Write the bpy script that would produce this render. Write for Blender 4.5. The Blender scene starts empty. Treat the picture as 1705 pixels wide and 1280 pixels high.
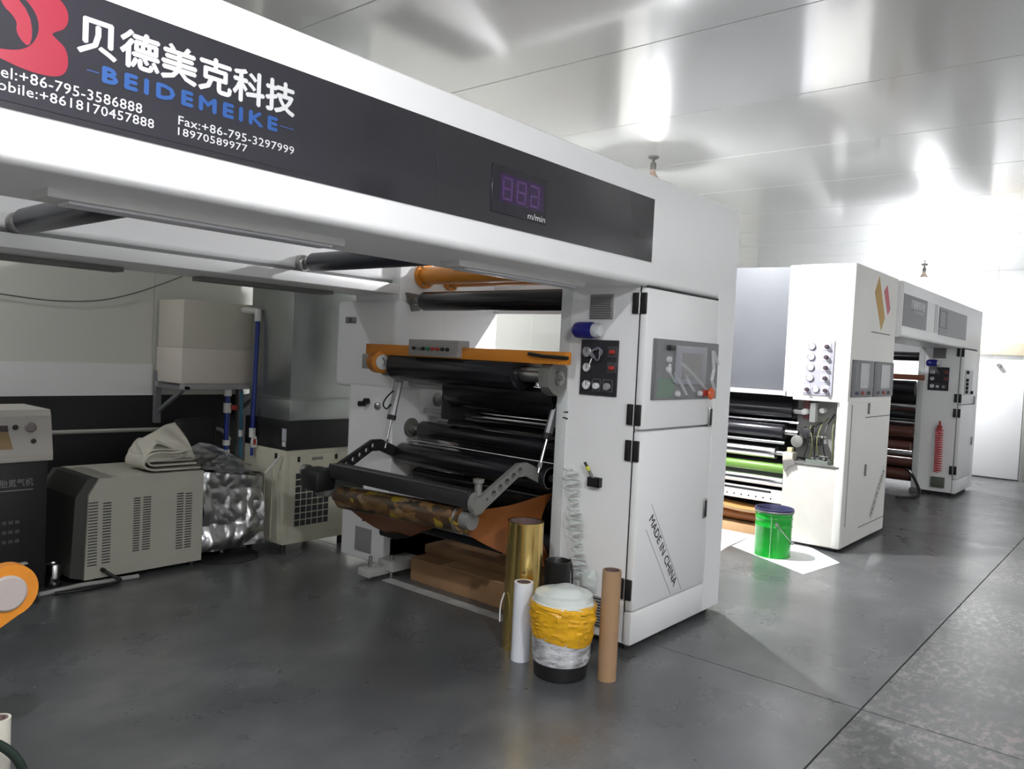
import bpy, bmesh, math, random
from mathutils import Vector, Matrix, noise
random.seed(7)
scene = bpy.context.scene
COL = scene.collection
PI = math.pi

# ------------------------------------------------------------------ camera, world, exposure
CAM_H = 1.55
F_PX, YAW, PITCH, ROLL = 1300.0, 0.69852, 0.03815, -0.04765
cam_data = bpy.data.cameras.new('camera')
cam_data.sensor_fit = 'HORIZONTAL'
cam_data.sensor_width = 36.0
cam_data.lens = 36.0 * F_PX / 1705.0
cam_data.clip_start = 0.05
cam = bpy.data.objects.new('camera', cam_data)
COL.objects.link(cam)
fw = Vector((math.cos(YAW) * math.cos(PITCH), math.sin(YAW) * math.cos(PITCH), -math.sin(PITCH)))
rt = fw.cross(Vector((0, 0, 1))).normalized()
dn = fw.cross(rt)
c_, s_ = math.cos(ROLL), math.sin(ROLL)
right = c_ * rt + s_ * dn
down = -s_ * rt + c_ * dn
cam.matrix_world = Matrix(((right.x, -down.x, -fw.x, 0), (right.y, -down.y, -fw.y, 0),
                           (right.z, -down.z, -fw.z, CAM_H), (0, 0, 0, 1)))
scene.camera = cam
world = bpy.data.worlds.new('world')
scene.world = world
world.use_nodes = True
world.node_tree.nodes['Background'].inputs[0].default_value = (0.8, 0.85, 0.9, 1)
world.node_tree.nodes['Background'].inputs[1].default_value = 0.0
vs = scene.view_settings
vs.view_transform = 'Standard'
vs.look = 'None'
vs.exposure = 1.8
vs.gamma = 1.0
vs.use_curve_mapping = False
scene.cycles.use_denoising = True
scene.cycles.max_bounces = 10
scene.cycles.diffuse_bounces = 6
scene.cycles.sample_clamp_indirect = 6.0
BULB_POWER = {'line': 2700.0, 'far': 1700.0, 'aisle': 790.0, 'entry_fill': 1060.0, 'side': 330.0, 'row_fill': 330.0}  # entry, side and row powers go to unseen bulbs added as fill

# ------------------------------------------------------------------ materials
MATS = {}
def mat(name, col, rough=0.5, metal=0.0, var=0.0, vscale=3.0, bump=0.0, bscale=40.0, spec=0.5,
        coat=0.0, coat_rough=0.1, emit=0.0, trans=0.0, alpha=1.0, ior=1.45, col2=None, stretch=(1, 1, 1), rvar=0.0):
    if name in MATS:
        return MATS[name]
    m = bpy.data.materials.new(name)
    m.use_nodes = True
    nt = m.node_tree
    b = nt.nodes['Principled BSDF']
    b.inputs['Base Color'].default_value = (*col, 1)
    b.inputs['Roughness'].default_value = rough
    b.inputs['Metallic'].default_value = metal
    b.inputs['Specular IOR Level'].default_value = spec
    b.inputs['IOR'].default_value = ior
    b.inputs['Coat Weight'].default_value = coat
    b.inputs['Coat Roughness'].default_value = coat_rough
    b.inputs['Transmission Weight'].default_value = trans
    b.inputs['Alpha'].default_value = alpha
    if emit > 0:
        b.inputs['Emission Color'].default_value = (*col, 1)
        b.inputs['Emission Strength'].default_value = emit
    if var > 0 or bump > 0 or col2 or rvar > 0:
        tc = nt.nodes.new('ShaderNodeTexCoord')
        mp = nt.nodes.new('ShaderNodeMapping')
        mp.inputs['Scale'].default_value = stretch
        nt.links.new(tc.outputs['Object'], mp.inputs['Vector'])
        if var > 0 or col2 or rvar > 0:
            n = nt.nodes.new('ShaderNodeTexNoise')
            n.inputs['Scale'].default_value = vscale
            n.inputs['Detail'].default_value = 6
            nt.links.new(mp.outputs[0], n.inputs['Vector'])
            r = nt.nodes.new('ShaderNodeValToRGB')
            r.color_ramp.elements[0].position = 0.32
            r.color_ramp.elements[1].position = 0.68
            if col2:
                r.color_ramp.elements[0].color = (*col, 1)
                r.color_ramp.elements[1].color = (*col2, 1)
            else:
                r.color_ramp.elements[0].color = (*[max(0, c * (1 - var)) for c in col], 1)
                r.color_ramp.elements[1].color = (*[min(1, c * (1 + var)) for c in col], 1)
            nt.links.new(n.outputs['Fac'], r.inputs[0])
            if var > 0 or col2:
                nt.links.new(r.outputs[0], b.inputs['Base Color'])
            if rvar > 0:
                mr = nt.nodes.new('ShaderNodeMapRange')
                mr.inputs['To Min'].default_value = max(0.02, rough - rvar)
                mr.inputs['To Max'].default_value = min(1, rough + rvar)
                nt.links.new(n.outputs['Fac'], mr.inputs['Value'])
                nt.links.new(mr.outputs[0], b.inputs['Roughness'])
        if bump > 0:
            n2 = nt.nodes.new('ShaderNodeTexNoise')
            n2.inputs['Scale'].default_value = bscale
            n2.inputs['Detail'].default_value = 4
            nt.links.new(mp.outputs[0], n2.inputs['Vector'])
            bp = nt.nodes.new('ShaderNodeBump')
            bp.inputs['Strength'].default_value = bump
            bp.inputs['Distance'].default_value = 0.01
            nt.links.new(n2.outputs['Fac'], bp.inputs['Height'])
            nt.links.new(bp.outputs[0], b.inputs['Normal'])
    MATS[name] = m
    return m

def floor_mat(name, base, worn, pink, amount, fscale, soft, lo=0.50):
    m = bpy.data.materials.new(name)
    m.use_nodes = True
    nt = m.node_tree
    b = nt.nodes['Principled BSDF']
    geo = nt.nodes.new('ShaderNodeNewGeometry')
    def nz(scale, detail, rough=0.55, sx=1.0, sy=1.0):
        mp = nt.nodes.new('ShaderNodeMapping')
        mp.inputs['Scale'].default_value = (sx, sy, 1)
        nt.links.new(geo.outputs['Position'], mp.inputs[0])
        n = nt.nodes.new('ShaderNodeTexNoise')
        n.inputs['Scale'].default_value = scale
        n.inputs['Detail'].default_value = detail
        n.inputs['Roughness'].default_value = rough
        nt.links.new(mp.outputs[0], n.inputs['Vector'])
        return n.outputs['Fac']
    def ramp(fac, p0, c0, p1, c1):
        r = nt.nodes.new('ShaderNodeValToRGB')
        r.color_ramp.elements[0].position = p0
        r.color_ramp.elements[1].position = p1
        r.color_ramp.elements[0].color = (*c0, 1)
        r.color_ramp.elements[1].color = (*c1, 1)
        nt.links.new(fac, r.inputs[0])
        return r.outputs[0]
    def mix(fac, a, bb):
        x = nt.nodes.new('ShaderNodeMix')
        x.data_type = 'RGBA'
        if isinstance(fac, float):
            x.inputs['Factor'].default_value = fac
        else:
            nt.links.new(fac, x.inputs['Factor'])
        nt.links.new(a, x.inputs['A'])
        nt.links.new(bb, x.inputs['B'])
        return x.outputs['Result']
    c = ramp(nz(0.9, 6, 0.62), 0.3, [v * 0.72 for v in base], 0.72, [v * 1.28 for v in base])
    wcol = ramp(nz(1.3, 3), 0.4, worn, 0.62, pink)
    flakes = ramp(nz(fscale, 10, 0.74, 1.0, 1.5), lo, (0, 0, 0), lo + soft, (1, 1, 1))
    zone = ramp(nz(0.9, 3), 0.42, (0, 0, 0), 0.66, (1, 1, 1))
    mul = nt.nodes.new('ShaderNodeMath')
    mul.operation = 'MULTIPLY'
    nt.links.new(flakes, mul.inputs[0])
    nt.links.new(zone, mul.inputs[1])
    mul2 = nt.nodes.new('ShaderNodeMath')
    mul2.operation = 'MULTIPLY'
    nt.links.new(mul.outputs[0], mul2.inputs[0])
    mul2.inputs[1].default_value = amount
    c = mix(mul2.outputs[0], c, wcol)
    scr = ramp(nz(16.0, 5, 0.6, 0.35, 1.6), 0.62, (0, 0, 0), 0.72, (0.35, 0.35, 0.35))
    c2 = ramp(nz(30.0, 3), 0.3, [v * 0.6 for v in base], 0.7, [v * 0.75 for v in base])
    c = mix(scr, c, c2)
    nt.links.new(c, b.inputs['Base Color'])
    mr = nt.nodes.new('ShaderNodeMapRange')
    mr.inputs['To Min'].default_value = 0.14
    mr.inputs['To Max'].default_value = 0.46
    nt.links.new(nz(2.2, 6), mr.inputs['Value'])
    nt.links.new(mr.outputs[0], b.inputs['Roughness'])
    bp = nt.nodes.new('ShaderNodeBump')
    bp.inputs['Strength'].default_value = 0.12
    bp.inputs['Distance'].default_value = 0.004
    nt.links.new(nz(24.0, 6), bp.inputs['Height'])
    nt.links.new(bp.outputs[0], b.inputs['Normal'])
    b.inputs['Specular IOR Level'].default_value = 0.5
    b.inputs['Coat Weight'].default_value = 0.3
    b.inputs['Coat Roughness'].default_value = 0.22
    MATS[name] = m
    return m

WHITE = mat('white_powder_coat', (0.81, 0.81, 0.82), 0.38, bump=0.02, bscale=220)
WHITE2 = mat('offwhite_enamel', (0.72, 0.71, 0.68), 0.40, var=0.03, vscale=2)
SEAM = mat('seam_rubber', (0.03, 0.03, 0.035), 0.7)  # dark material of panel joints, plinths and door threshold
DARK = mat('dark_acrylic', (0.026, 0.025, 0.030), 0.06, spec=0.5)
DARKF = mat('dark_vinyl', (0.030, 0.029, 0.034), 0.22)
BLACKR = mat('black_rubber_roller', (0.011, 0.011, 0.014), 0.24)
BLACKS = mat('black_oxide_steel', (0.020, 0.020, 0.022), 0.45)
BLACKP = mat('black_plastic', (0.012, 0.012, 0.013), 0.4)
CHROME = mat('chrome_steel', (0.62, 0.62, 0.63), 0.16, 1.0)
STEEL = mat('brushed_steel', (0.42, 0.42, 0.41), 0.34, 1.0, bump=0.03, bscale=60)
GREYM = mat('grey_cast_metal', (0.20, 0.20, 0.185), 0.5, 0.4, var=0.1, vscale=20)
GREYA = mat('grey_painted_arm', (0.16, 0.16, 0.15), 0.5)
GREYP = mat('grey_plate', (0.145, 0.145, 0.157), 0.45)
GREYL = mat('louvre_grey', (0.30, 0.30, 0.30), 0.55)
ORANGE = mat('orange_paint', (0.62, 0.22, 0.02), 0.40, var=0.08, vscale=5)
ORANGED = mat('orange_roller_enamel', (0.66, 0.25, 0.03), 0.35)
BLUE = mat('blue_enamel', (0.015, 0.018, 0.19), 0.28)
RED = mat('red_print', (0.25, 0.010, 0.028), 0.35)
REDP = mat('red_plastic', (0.36, 0.035, 0.03), 0.35)
INKW = mat('white_print', (0.52, 0.52, 0.53), 0.45)
INKB = mat('blue_print', (0.022, 0.075, 0.25), 0.35)
INKK = mat('black_print', (0.03, 0.03, 0.035), 0.5)
INKG = mat('grey_print', (0.23, 0.23, 0.23), 0.5)
BEIGE = mat('beige_enamel', (0.44, 0.43, 0.37), 0.45, var=0.05, vscale=2)
BEIGED = mat('beige_enamel_aged', (0.52, 0.50, 0.40), 0.5, var=0.08, vscale=3)
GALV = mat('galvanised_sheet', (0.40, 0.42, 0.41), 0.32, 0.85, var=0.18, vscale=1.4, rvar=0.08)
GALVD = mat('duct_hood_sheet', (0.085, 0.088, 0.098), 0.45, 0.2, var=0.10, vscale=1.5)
CARD = mat('kraft_cardboard', (0.30, 0.17, 0.085), 0.8, var=0.12, vscale=4, bump=0.05, bscale=90)
CARDL = mat('kraft_cardboard_light', (0.47, 0.29, 0.15), 0.8, var=0.1, vscale=4)
TUBE = mat('cardboard_tube_kraft', (0.36, 0.225, 0.125), 0.55, var=0.12, vscale=2, stretch=(3, 3, 0.6))
PAPERB = mat('brown_release_film', (0.25, 0.085, 0.022), 0.45, var=0.15, vscale=3)
GOLD = mat('gold_metallised_film', (0.85, 0.62, 0.22), 0.22, 1.0, bump=0.25, bscale=5, stretch=(3, 3, 0.35))
FILMW = mat('white_film', (0.72, 0.74, 0.80), 0.25)
CORE = mat('roll_core_paper', (0.13, 0.085, 0.08), 0.8)
CLOTH = mat('cream_canvas', (0.50, 0.48, 0.41), 0.9, bump=0.15, bscale=160)
FOIL = mat('silver_foil_film', (0.60, 0.60, 0.61), 0.34, 1.0)
TANK = mat('tank_plastic', (0.58, 0.55, 0.47), 0.45, var=0.03, vscale=2)
TANKW = mat('tank_plastic_water_filled', (0.64, 0.585, 0.53), 0.45)
PIPEB = mat('blue_pvc', (0.012, 0.03, 0.20), 0.35)
PIPET = mat('teal_pvc', (0.015, 0.10, 0.16), 0.35)
PVCW = mat('white_pvc', (0.62, 0.62, 0.60), 0.4)
GREEN = mat('green_pail_enamel', (0.006, 0.33, 0.024), 0.22, coat=0.4)
NAVY = mat('navy_lining', (0.035, 0.035, 0.09), 0.35)
YELT = mat('yellow_tape_film', (0.70, 0.37, 0.015), 0.32, var=0.15, vscale=9, bump=0.5, bscale=18)
BUCKW = mat('bucket_white_plastic', (0.62, 0.66, 0.64), 0.35)
WRAP = mat('clear_wrap_over_print', (0.45, 0.45, 0.47), 0.22, var=0.5, vscale=14, bump=0.6, bscale=25, stretch=(1, 1, 2.5))
MATW = mat('white_sheet_paper', (0.78, 0.78, 0.80), 0.55, var=0.05, vscale=6)
CLEAR = mat('clear_film', (0.92, 0.94, 0.95), 0.10, alpha=0.07, spec=1.0)
CREASE_HIGHLIGHT = mat('crease_highlight_film', (0.85, 0.87, 0.88), 0.15, alpha=0.5, spec=1.0)  # whiter and denser than the film, carries the painted fold highlights
HOSEC = mat('clear_coil_hose', (0.60, 0.66, 0.64), 0.15, alpha=0.55)
HOSER = mat('red_coil_hose', (0.60, 0.05, 0.06), 0.3)
GLASSY = mat('gauge_face', (0.66, 0.67, 0.68), 0.2)
GLASSD = mat('gauge_face_dull', (0.30, 0.29, 0.32), 0.25)
SCREEN = mat('screen_grey', (0.20, 0.19, 0.195), 0.15)
DISPW = mat('display_window', (0.016, 0.015, 0.022), 0.12)
DIGIT = mat('unlit_violet_segments', (0.085, 0.03, 0.14), 0.3)
GREENP = mat('green_wiring_panel', (0.10, 0.19, 0.13), 0.45)
GREENR = mat('green_rubber_roller', (0.14, 0.27, 0.05), 0.4)
YELP = mat('yellow_plastic', (0.55, 0.55, 0.03), 0.4)
GOLDINK = mat('ochre_print', (0.45, 0.28, 0.07), 0.45)
PINKINK = mat('rose_print', (0.50, 0.12, 0.15), 0.45)
GREYPANEL = mat('grey_vinyl_panel', (0.26, 0.27, 0.28), 0.45)
CEIL = mat('ceiling_coated_steel', (0.66, 0.67, 0.645), 0.22, coat=1.0, coat_rough=0.11)
MATS['ceiling_coated_steel'].node_tree.nodes['Principled BSDF'].inputs['Coat IOR'].default_value = 2.0
WALL = mat('wall_sandwich_panel', (0.62, 0.62, 0.58), 0.42)
WALLB = mat('black_wainscot', (0.010, 0.010, 0.012), 0.5)
WALLT = mat('wall_panel_upper', (0.62, 0.62, 0.57), 0.42)
DOORW = mat('door_white', (0.72, 0.73, 0.74), 0.4)
FRAMEG = mat('door_frame_aluminium', (0.42, 0.42, 0.40), 0.4, 0.6)
BROWNR = mat('maroon_roller', (0.10, 0.035, 0.025), 0.4)
LABELG = mat('pale_sticker', (0.42, 0.43, 0.48), 0.5)
GSIGN = mat('green_sign_plastic', (0.02, 0.16, 0.06), 0.4)
FLOOR_A = floor_mat('floor_grey_epoxy', (0.080, 0.083, 0.087), (0.165, 0.167, 0.17), (0.17, 0.165, 0.16), 0.8, 2.6, 0.28, 0.40)
FLOOR_B = floor_mat('floor_worn_epoxy', (0.095, 0.098, 0.10), (0.30, 0.295, 0.29), (0.29, 0.225, 0.22), 0.85, 15.0, 0.07)

def camo_mat():
    m = bpy.data.materials.new('printed_patchwork_film')
    m.use_nodes = True
    nt = m.node_tree
    b = nt.nodes['Principled BSDF']
    tc = nt.nodes.new('ShaderNodeTexCoord')
    mp = nt.nodes.new('ShaderNodeMapping')
    mp.inputs['Scale'].default_value = (1, 0.5, 1)
    nt.links.new(tc.outputs['Object'], mp.inputs[0])
    nn = nt.nodes.new('ShaderNodeTexNoise')
    nn.inputs['Scale'].default_value = 9
    nt.links.new(mp.outputs[0], nn.inputs['Vector'])
    ad = nt.nodes.new('ShaderNodeMix')
    ad.data_type = 'RGBA'
    ad.inputs['Factor'].default_value = 0.12
    nt.links.new(mp.outputs[0], ad.inputs['A'])
    nt.links.new(nn.outputs['Color'], ad.inputs['B'])
    v = nt.nodes.new('ShaderNodeTexVoronoi')
    v.inputs['Scale'].default_value = 30
    nt.links.new(ad.outputs['Result'], v.inputs['Vector'])
    sp = nt.nodes.new('ShaderNodeSeparateColor')
    nt.links.new(v.outputs['Color'], sp.inputs[0])
    r = nt.nodes.new('ShaderNodeValToRGB')
    r.color_ramp.interpolation = 'CONSTANT'
    cols = [(0.0, (0.055, 0.03, 0.014)), (0.3, (0.10, 0.05, 0.018)), (0.5, (0.03, 0.022, 0.016)),
            (0.66, (0.16, 0.085, 0.03)), (0.86, (0.19, 0.135, 0.07)), (0.95, (0.28, 0.20, 0.015))]
    r.color_ramp.elements[0].color = (*cols[0][1], 1)
    r.color_ramp.elements[1].position = cols[1][0]
    r.color_ramp.elements[1].color = (*cols[1][1], 1)
    for p, cc in cols[2:]:
        e = r.color_ramp.elements.new(p)
        e.color = (*cc, 1)
    nt.links.new(sp.outputs[0], r.inputs[0])
    nt.links.new(r.outputs[0], b.inputs['Base Color'])
    b.inputs['Roughness'].default_value = 0.35
    return m
CAMO = camo_mat()

# ------------------------------------------------------------------ mesh helpers
class G:
    """collects shapes in world coordinates; build() links them as one mesh object"""
    def __init__(self):
        self.v = []
        self.f = []
    def add(self, vs_, fs_):
        o = len(self.v)
        self.v += [tuple(p) for p in vs_]
        self.f += [tuple(i + o for i in q) for q in fs_]
        return self
    def bmadd(self, bm):
        bm.verts.index_update()
        self.add([v.co[:] for v in bm.verts], [[v.index for v in f.verts] for f in bm.faces])
        bm.free()
        return self
    def box(self, x0, x1, y0, y1, z0, z1, bev=0.0, seg=2):
        bm = bmesh.new()
        bmesh.ops.create_cube(bm, size=1)
        for v in bm.verts:
            v.co = Vector((x0 + (v.co.x + .5) * (x1 - x0), y0 + (v.co.y + .5) * (y1 - y0), z0 + (v.co.z + .5) * (z1 - z0)))
        if bev > 0:
            bmesh.ops.bevel(bm, geom=bm.edges[:], offset=bev, segments=seg, affect='EDGES', profile=0.5)
        return self.bmadd(bm)
    def cyl(self, p0, p1, r0, r1=None, seg=24, caps=True, bev=0.0):
        p0, p1 = Vector(p0), Vector(p1)
        r1 = r0 if r1 is None else r1
        d = (p1 - p0).normalized()
        u = d.orthogonal().normalized()
        w = d.cross(u)
        rings = [(p0, r0), (p1, r1)]
        if bev > 0:
            rings = [(p0, r0 - bev), (p0 + d * bev * .3, r0 - bev * .3), (p0 + d * bev, r0), (p1 - d * bev, r1), (p1 - d * bev * .3, r1 - bev * .3), (p1, r1 - bev)]
        vs_ = []
        for p, r in rings:
            for k in range(seg):
                a = 2 * PI * k / seg
                vs_.append(p + (u * math.cos(a) + w * math.sin(a)) * r)
        fs_ = []
        for i in range(len(rings) - 1):
            for k in range(seg):
                fs_.append((i * seg + k, i * seg + (k + 1) % seg, (i + 1) * seg + (k + 1) % seg, (i + 1) * seg + k))
        if caps:
            fs_.append(tuple(reversed(range(seg))))
            fs_.append(tuple(range((len(rings) - 1) * seg, len(rings) * seg)))
        return self.add(vs_, fs_)
    def lathe(self, c, prof, seg=32, axis=(0, 0, 1)):
        """prof: list of (radius, height) along axis from c"""
        c = Vector(c)
        d = Vector(axis).normalized()
        u = d.orthogonal().normalized()
        w = d.cross(u)
        vs_ = []
        for r, h in prof:
            for k in range(seg):
                a = 2 * PI * k / seg
                vs_.append(c + d * h + (u * math.cos(a) + w * math.sin(a)) * max(r, 1e-5))
        fs_ = []
        for i in range(len(prof) - 1):
            for k in range(seg):
                fs_.append((i * seg + k, i * seg + (k + 1) % seg, (i + 1) * seg + (k + 1) % seg, (i + 1) * seg + k))
        return self.add(vs_, fs_)
    def tube(self, pts, r, seg=8, smooth=0):
        pts = [Vector(p) for p in pts]
        for _ in range(smooth):
            q = [pts[0]]
            for a, b in zip(pts, pts[1:]):
                q += [a * .75 + b * .25, a * .25 + b * .75]
            q.append(pts[-1])
            pts = q
        vs_, fs_ = [], []
        u = None
        for i, p in enumerate(pts):
            d = (pts[min(i + 1, len(pts) - 1)] - pts[max(i - 1, 0)]).normalized()
            u = d.orthogonal().normalized() if u is None else (u - d * u.dot(d)).normalized()
            w = d.cross(u)
            for k in range(seg):
                a = 2 * PI * k / seg
                vs_.append(p + (u * math.cos(a) + w * math.sin(a)) * r)
        for i in range(len(pts) - 1):
            for k in range(seg):
                fs_.append((i * seg + k, i * seg + (k + 1) % seg, (i + 1) * seg + (k + 1) % seg, (i + 1) * seg + k))
        fs_.append(tuple(reversed(range(seg))))
        fs_.append(tuple(range((len(pts) - 1) * seg, len(pts) * seg)))
        return self.add(vs_, fs_)
    def prism(self, pts, o, eu, ev, en):
        """polygon pts (u,v) placed at o + u*eu + v*ev, thickened by vector en"""
        o, eu, ev, en = Vector(o), Vector(eu), Vector(ev), Vector(en)
        n = len(pts)
        a = [o + eu * p[0] + ev * p[1] for p in pts]
        vs_ = a + [p + en for p in a]
        fs_ = [tuple(range(n)), tuple(reversed(range(n, 2 * n)))]
        fs_ += [(k, k + n, (k + 1) % n + n, (k + 1) % n) for k in range(n)]
        return self.add(vs_, fs_)
    def grid(self, fn, nu, nv, close=False):
        vs_ = [fn(i / nu, j / nv) for j in range(nv + 1) for i in range(nu + 1)]
        fs_ = [(j * (nu + 1) + i, j * (nu + 1) + i + 1, (j + 1) * (nu + 1) + i + 1, (j + 1) * (nu + 1) + i)
               for j in range(nv) for i in range(nu)]
        return self.add(vs_, fs_)
    def build(self, name, m, parent=None, smooth=None, label=None):
        me = bpy.data.meshes.new(name)
        xs = [p[0] for p in self.v]; ys = [p[1] for p in self.v]; zs = [p[2] for p in self.v]
        o = Vector(((min(xs) + max(xs)) / 2, (min(ys) + max(ys)) / 2, min(zs)))
        me.from_pydata([(p[0] - o.x, p[1] - o.y, p[2] - o.z) for p in self.v], [], self.f)
        bm = bmesh.new()
        bm.from_mesh(me)
        bmesh.ops.recalc_face_normals(bm, faces=bm.faces[:])
        bm.to_mesh(me)
        bm.free()
        me.materials.append(m)
        if smooth is not None:
            me.polygons.foreach_set('use_smooth', [True] * len(me.polygons))
            me.set_sharp_from_angle(angle=math.radians(smooth))
        ob = bpy.data.objects.new(name, me)
        COL.objects.link(ob)
        W[ob.name] = o
        if parent is not None:
            ob.parent = parent
            ob.location = o - W[parent.name]
        else:
            ob.location = o
        if label:
            ob['label'] = label
        return ob
W = {}
def thing(name, label, cat, loc=(0, 0, 0), group=None):
    o = bpy.data.objects.new(name, None)
    COL.objects.link(o)
    o.empty_display_size = 0.1
    o.location = loc
    W[o.name] = Vector(loc)
    o['label'] = label
    o['category'] = cat
    if group:
        o['group'] = group
    return o
def tag(o, label, cat, group=None):
    o['label'] = label
    o['category'] = cat
    if group:
        o['group'] = group
    return o
def struct(o):
    o['kind'] = 'structure'
    return o
def bx(name, m, parent, x0, x1, y0, y1, z0, z1, bev=0.0, seg=2, label=None):
    return G().box(x0, x1, y0, y1, z0, z1, bev, seg).build(name, m, parent, smooth=40 if bev else None, label=label)
def cy(name, m, parent, p0, p1, r, r1=None, seg=24, bev=0.0, label=None):
    return G().cyl(p0, p1, r, r1, seg, bev=bev).build(name, m, parent, smooth=40, label=label)

def text(name, body, m, parent, o, u, v, w=None, h=None, bold=0.0, depth=0.0006, label=None, thick=0.0, xspace=1.0):
    """lettering: its box is fitted to width w along unit u and height h along unit v, starting at o"""
    cu = bpy.data.curves.new('lettering', 'FONT')
    cu.body = body
    cu.resolution_u = 2
    cu.offset = bold
    cu.space_character = xspace
    t = bpy.data.objects.new('lettering', cu)
    COL.objects.link(t)
    bpy.context.view_layer.update()
    me = bpy.data.meshes.new_from_object(t.evaluated_get(bpy.context.evaluated_depsgraph_get()))
    bpy.data.objects.remove(t)
    bpy.data.curves.remove(cu)
    co = [p.co[:] for p in me.vertices]
    x0, x1 = min(c[0] for c in co), max(c[0] for c in co)
    y0, y1 = min(c[1] for c in co), max(c[1] for c in co)
    sy = (h / (y1 - y0)) if h else w / (x1 - x0)
    sx = (w / (x1 - x0)) if w else sy
    o, u, v = Vector(o), Vector(u), Vector(v)
    nn = u.cross(v) * depth
    g = G()
    fs_ = [tuple(p.vertices) for p in me.polygons]
    offs = [(0, 0)] if thick <= 0 else [(0, 0), (thick, 0), (-thick, 0), (0, thick), (0, -thick)]
    for k, (du, dv) in enumerate(offs):
        g.add([o + u * ((c[0] - x0) * sx + du) + v * ((c[1] - y0) * sy + dv) + nn * (1 + .12 * k) for c in co], fs_)
    bpy.data.meshes.remove(me)
    ob = g.build(name, m, parent, label=label)
    return ob
X_, Y_, Z_ = Vector((1, 0, 0)), Vector((0, 1, 0)), Vector((0, 0, 1))

# ================================================================== THE ROOM
XL, XR, YF, YB, ZC = -4.5, 14.0, -1.35, 5.95, 3.2
fl = struct(bx('floor', mat('floor_joint_filler', (0.03, 0.03, 0.03), 0.8), None, XL, XR, YF, YB, -0.12, -0.006))
xj = [XL, -1.2, 3.78, 8.46, 13.1, XR]
yj = [YF, 0.99, YB]
for i in range(len(xj) - 1):
    for j in range(2):
        bx('slab', FLOOR_B if j == 0 else FLOOR_A, fl, xj[i] + 0.004, xj[i + 1] - 0.004, yj[j] + 0.004, yj[j + 1] - 0.004, -0.006, 0.0)
ce = struct(bx('ceiling', WALL, None, XL, XR, YF, YB, ZC + 0.012, ZC + 0.1))
x = 3.57 - 1.15 * 7
while x < XR:
    a, b_ = max(x, XL), min(x + 1.15, XR)
    bx('ceiling_panel', CEIL, ce, a + 0.003, b_ - 0.003, YF, YB, ZC, ZC + 0.012, bev=0.002, seg=1)
    x += 1.15
wb = struct(bx('wall_back', WALL, None, XL, XR, YB + 0.012, YB + 0.1, 0, ZC))
x = XL - 0.75
while x < XR:
    b_ = min(x + 1.15, XR)
    bx('wall_panel', WALLT if x < 5 else WALL, wb, max(x, XL) + 0.0008, b_ - 0.0008, YB, YB + 0.012, 1.11 if x < 3.9 else 0, ZC, bev=0.002, seg=1)
    x += 1.15
bx('wall_band', mat('paler_wall_band', (0.74, 0.74, 0.74), 0.4), wb, XL, 2.80, YB - 0.003, YB + 0.012, 1.11, 1.345)  # band of wall coloured paler than the panels around it
bx('wainscot_panel', WALLB, wb, XL, 4.0, YB - 0.004, YB + 0.012, 0, 1.11)
wf = struct(bx('wall_far', WALL, None, XR + 0.012, XR + 0.1, YF, YB, 0, ZC))
y = YF
while y < YB:
    b_ = min(y + 1.15, YB)
    bx('wall_panel', DOORW, wf, XR, XR + 0.012, y + 0.002, b_ - 0.002, 0, ZC, bev=0.002, seg=1)
    y += 1.15
struct(bx('wall_front', mat('wall_front_white', (0.82, 0.82, 0.81), 0.4), None, XL, XR, YF - 0.1, YF, 0, ZC))
struct(bx('wall_left', WALL, None, XL - 0.1, XL, YF, YB, 0, ZC))
# white door on the far wall
dr = bpy.data.objects.new('door_1', None)
COL.objects.link(dr)
dr.location = (XR, 1.9, 0)
W[dr.name] = Vector((XR, 1.9, 0))
struct(dr)
bx('door_leaf', DOORW, dr, XR - 0.05, XR - 0.005, 1.66, 2.55, 0.02, 1.83, bev=0.004)
bx('door_frame', FRAMEG, dr, XR - 0.07, XR - 0.002, 1.58, 1.65, 0, 1.90, bev=0.004)
bx('door_frame', FRAMEG, dr, XR - 0.07, XR - 0.002, 2.56, 2.63, 0, 1.90, bev=0.004)
bx('door_header', mat('cream_header_board', (0.58, 0.50, 0.38), 0.5, var=0.1, vscale=3), dr, XR - 0.06, XR - 0.002, 1.3, 2.63, 1.90, 2.09, bev=0.004)
cy('door_closer_knob', GREYM, dr, (XR - 0.06, 2.0, 1.74), (XR - 0.11, 2.0, 1.74), 0.03)
bx('threshold', SEAM, dr, XR - 0.06, XR - 0.002, 1.58, 2.6, 0.0, 0.02)

# ================================================================== CEILING BULBS
def bulb(x, y, power, label, drop=0.05):
    t = thing('ceiling_bulb', label, 'light bulb', (x, y, ZC - 0.30), 'bare bulbs hanging from the ceiling')
    G().lathe((x, y, ZC), [(0.0, -.001), (0.045, -.001), (0.04, -.014), (0.012, -.02), (0.012, -drop), (0.0, -drop)], 20).build('ceiling_rose', GREYM, t, smooth=40)
    z = ZC - drop
    G().lathe((x, y, z), [(0.0, 0), (0.02, 0), (0.024, -.01), (0.024, -.05), (0.02, -.055), (0, -.055)], 20).build('lamp_holder', GREYM, t, smooth=40)
    z -= 0.055
    G().lathe((x, y, z), [(0.019, 0), (0.02, -.02), (0.036, -.05), (0.053, -.070), (0.056, -.080), (0.057, -.097), (0.054, -.097), (0.052, -.078)], 24).build('bulb_neck', mat('bulb_heat_sink', (0.55, 0.42, 0.34), 0.45), t, smooth=60)
    z -= 0.075
    G().lathe((x, y, z), [(0.050, -.006), (0.047, -.020), (0.037, -.033), (0.020, -.042), (0.0, -.045)], 24).build(
        'bulb_globe', mat('lit_globe_%d' % int(power), (0.975, 0.985, 1.0), 0.3, emit=power), t, smooth=60)
    return t
bulb(5.56, 3.29, BULB_POWER['line'], 'bare bulb hanging from the ceiling just behind the nearest machine')
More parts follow.
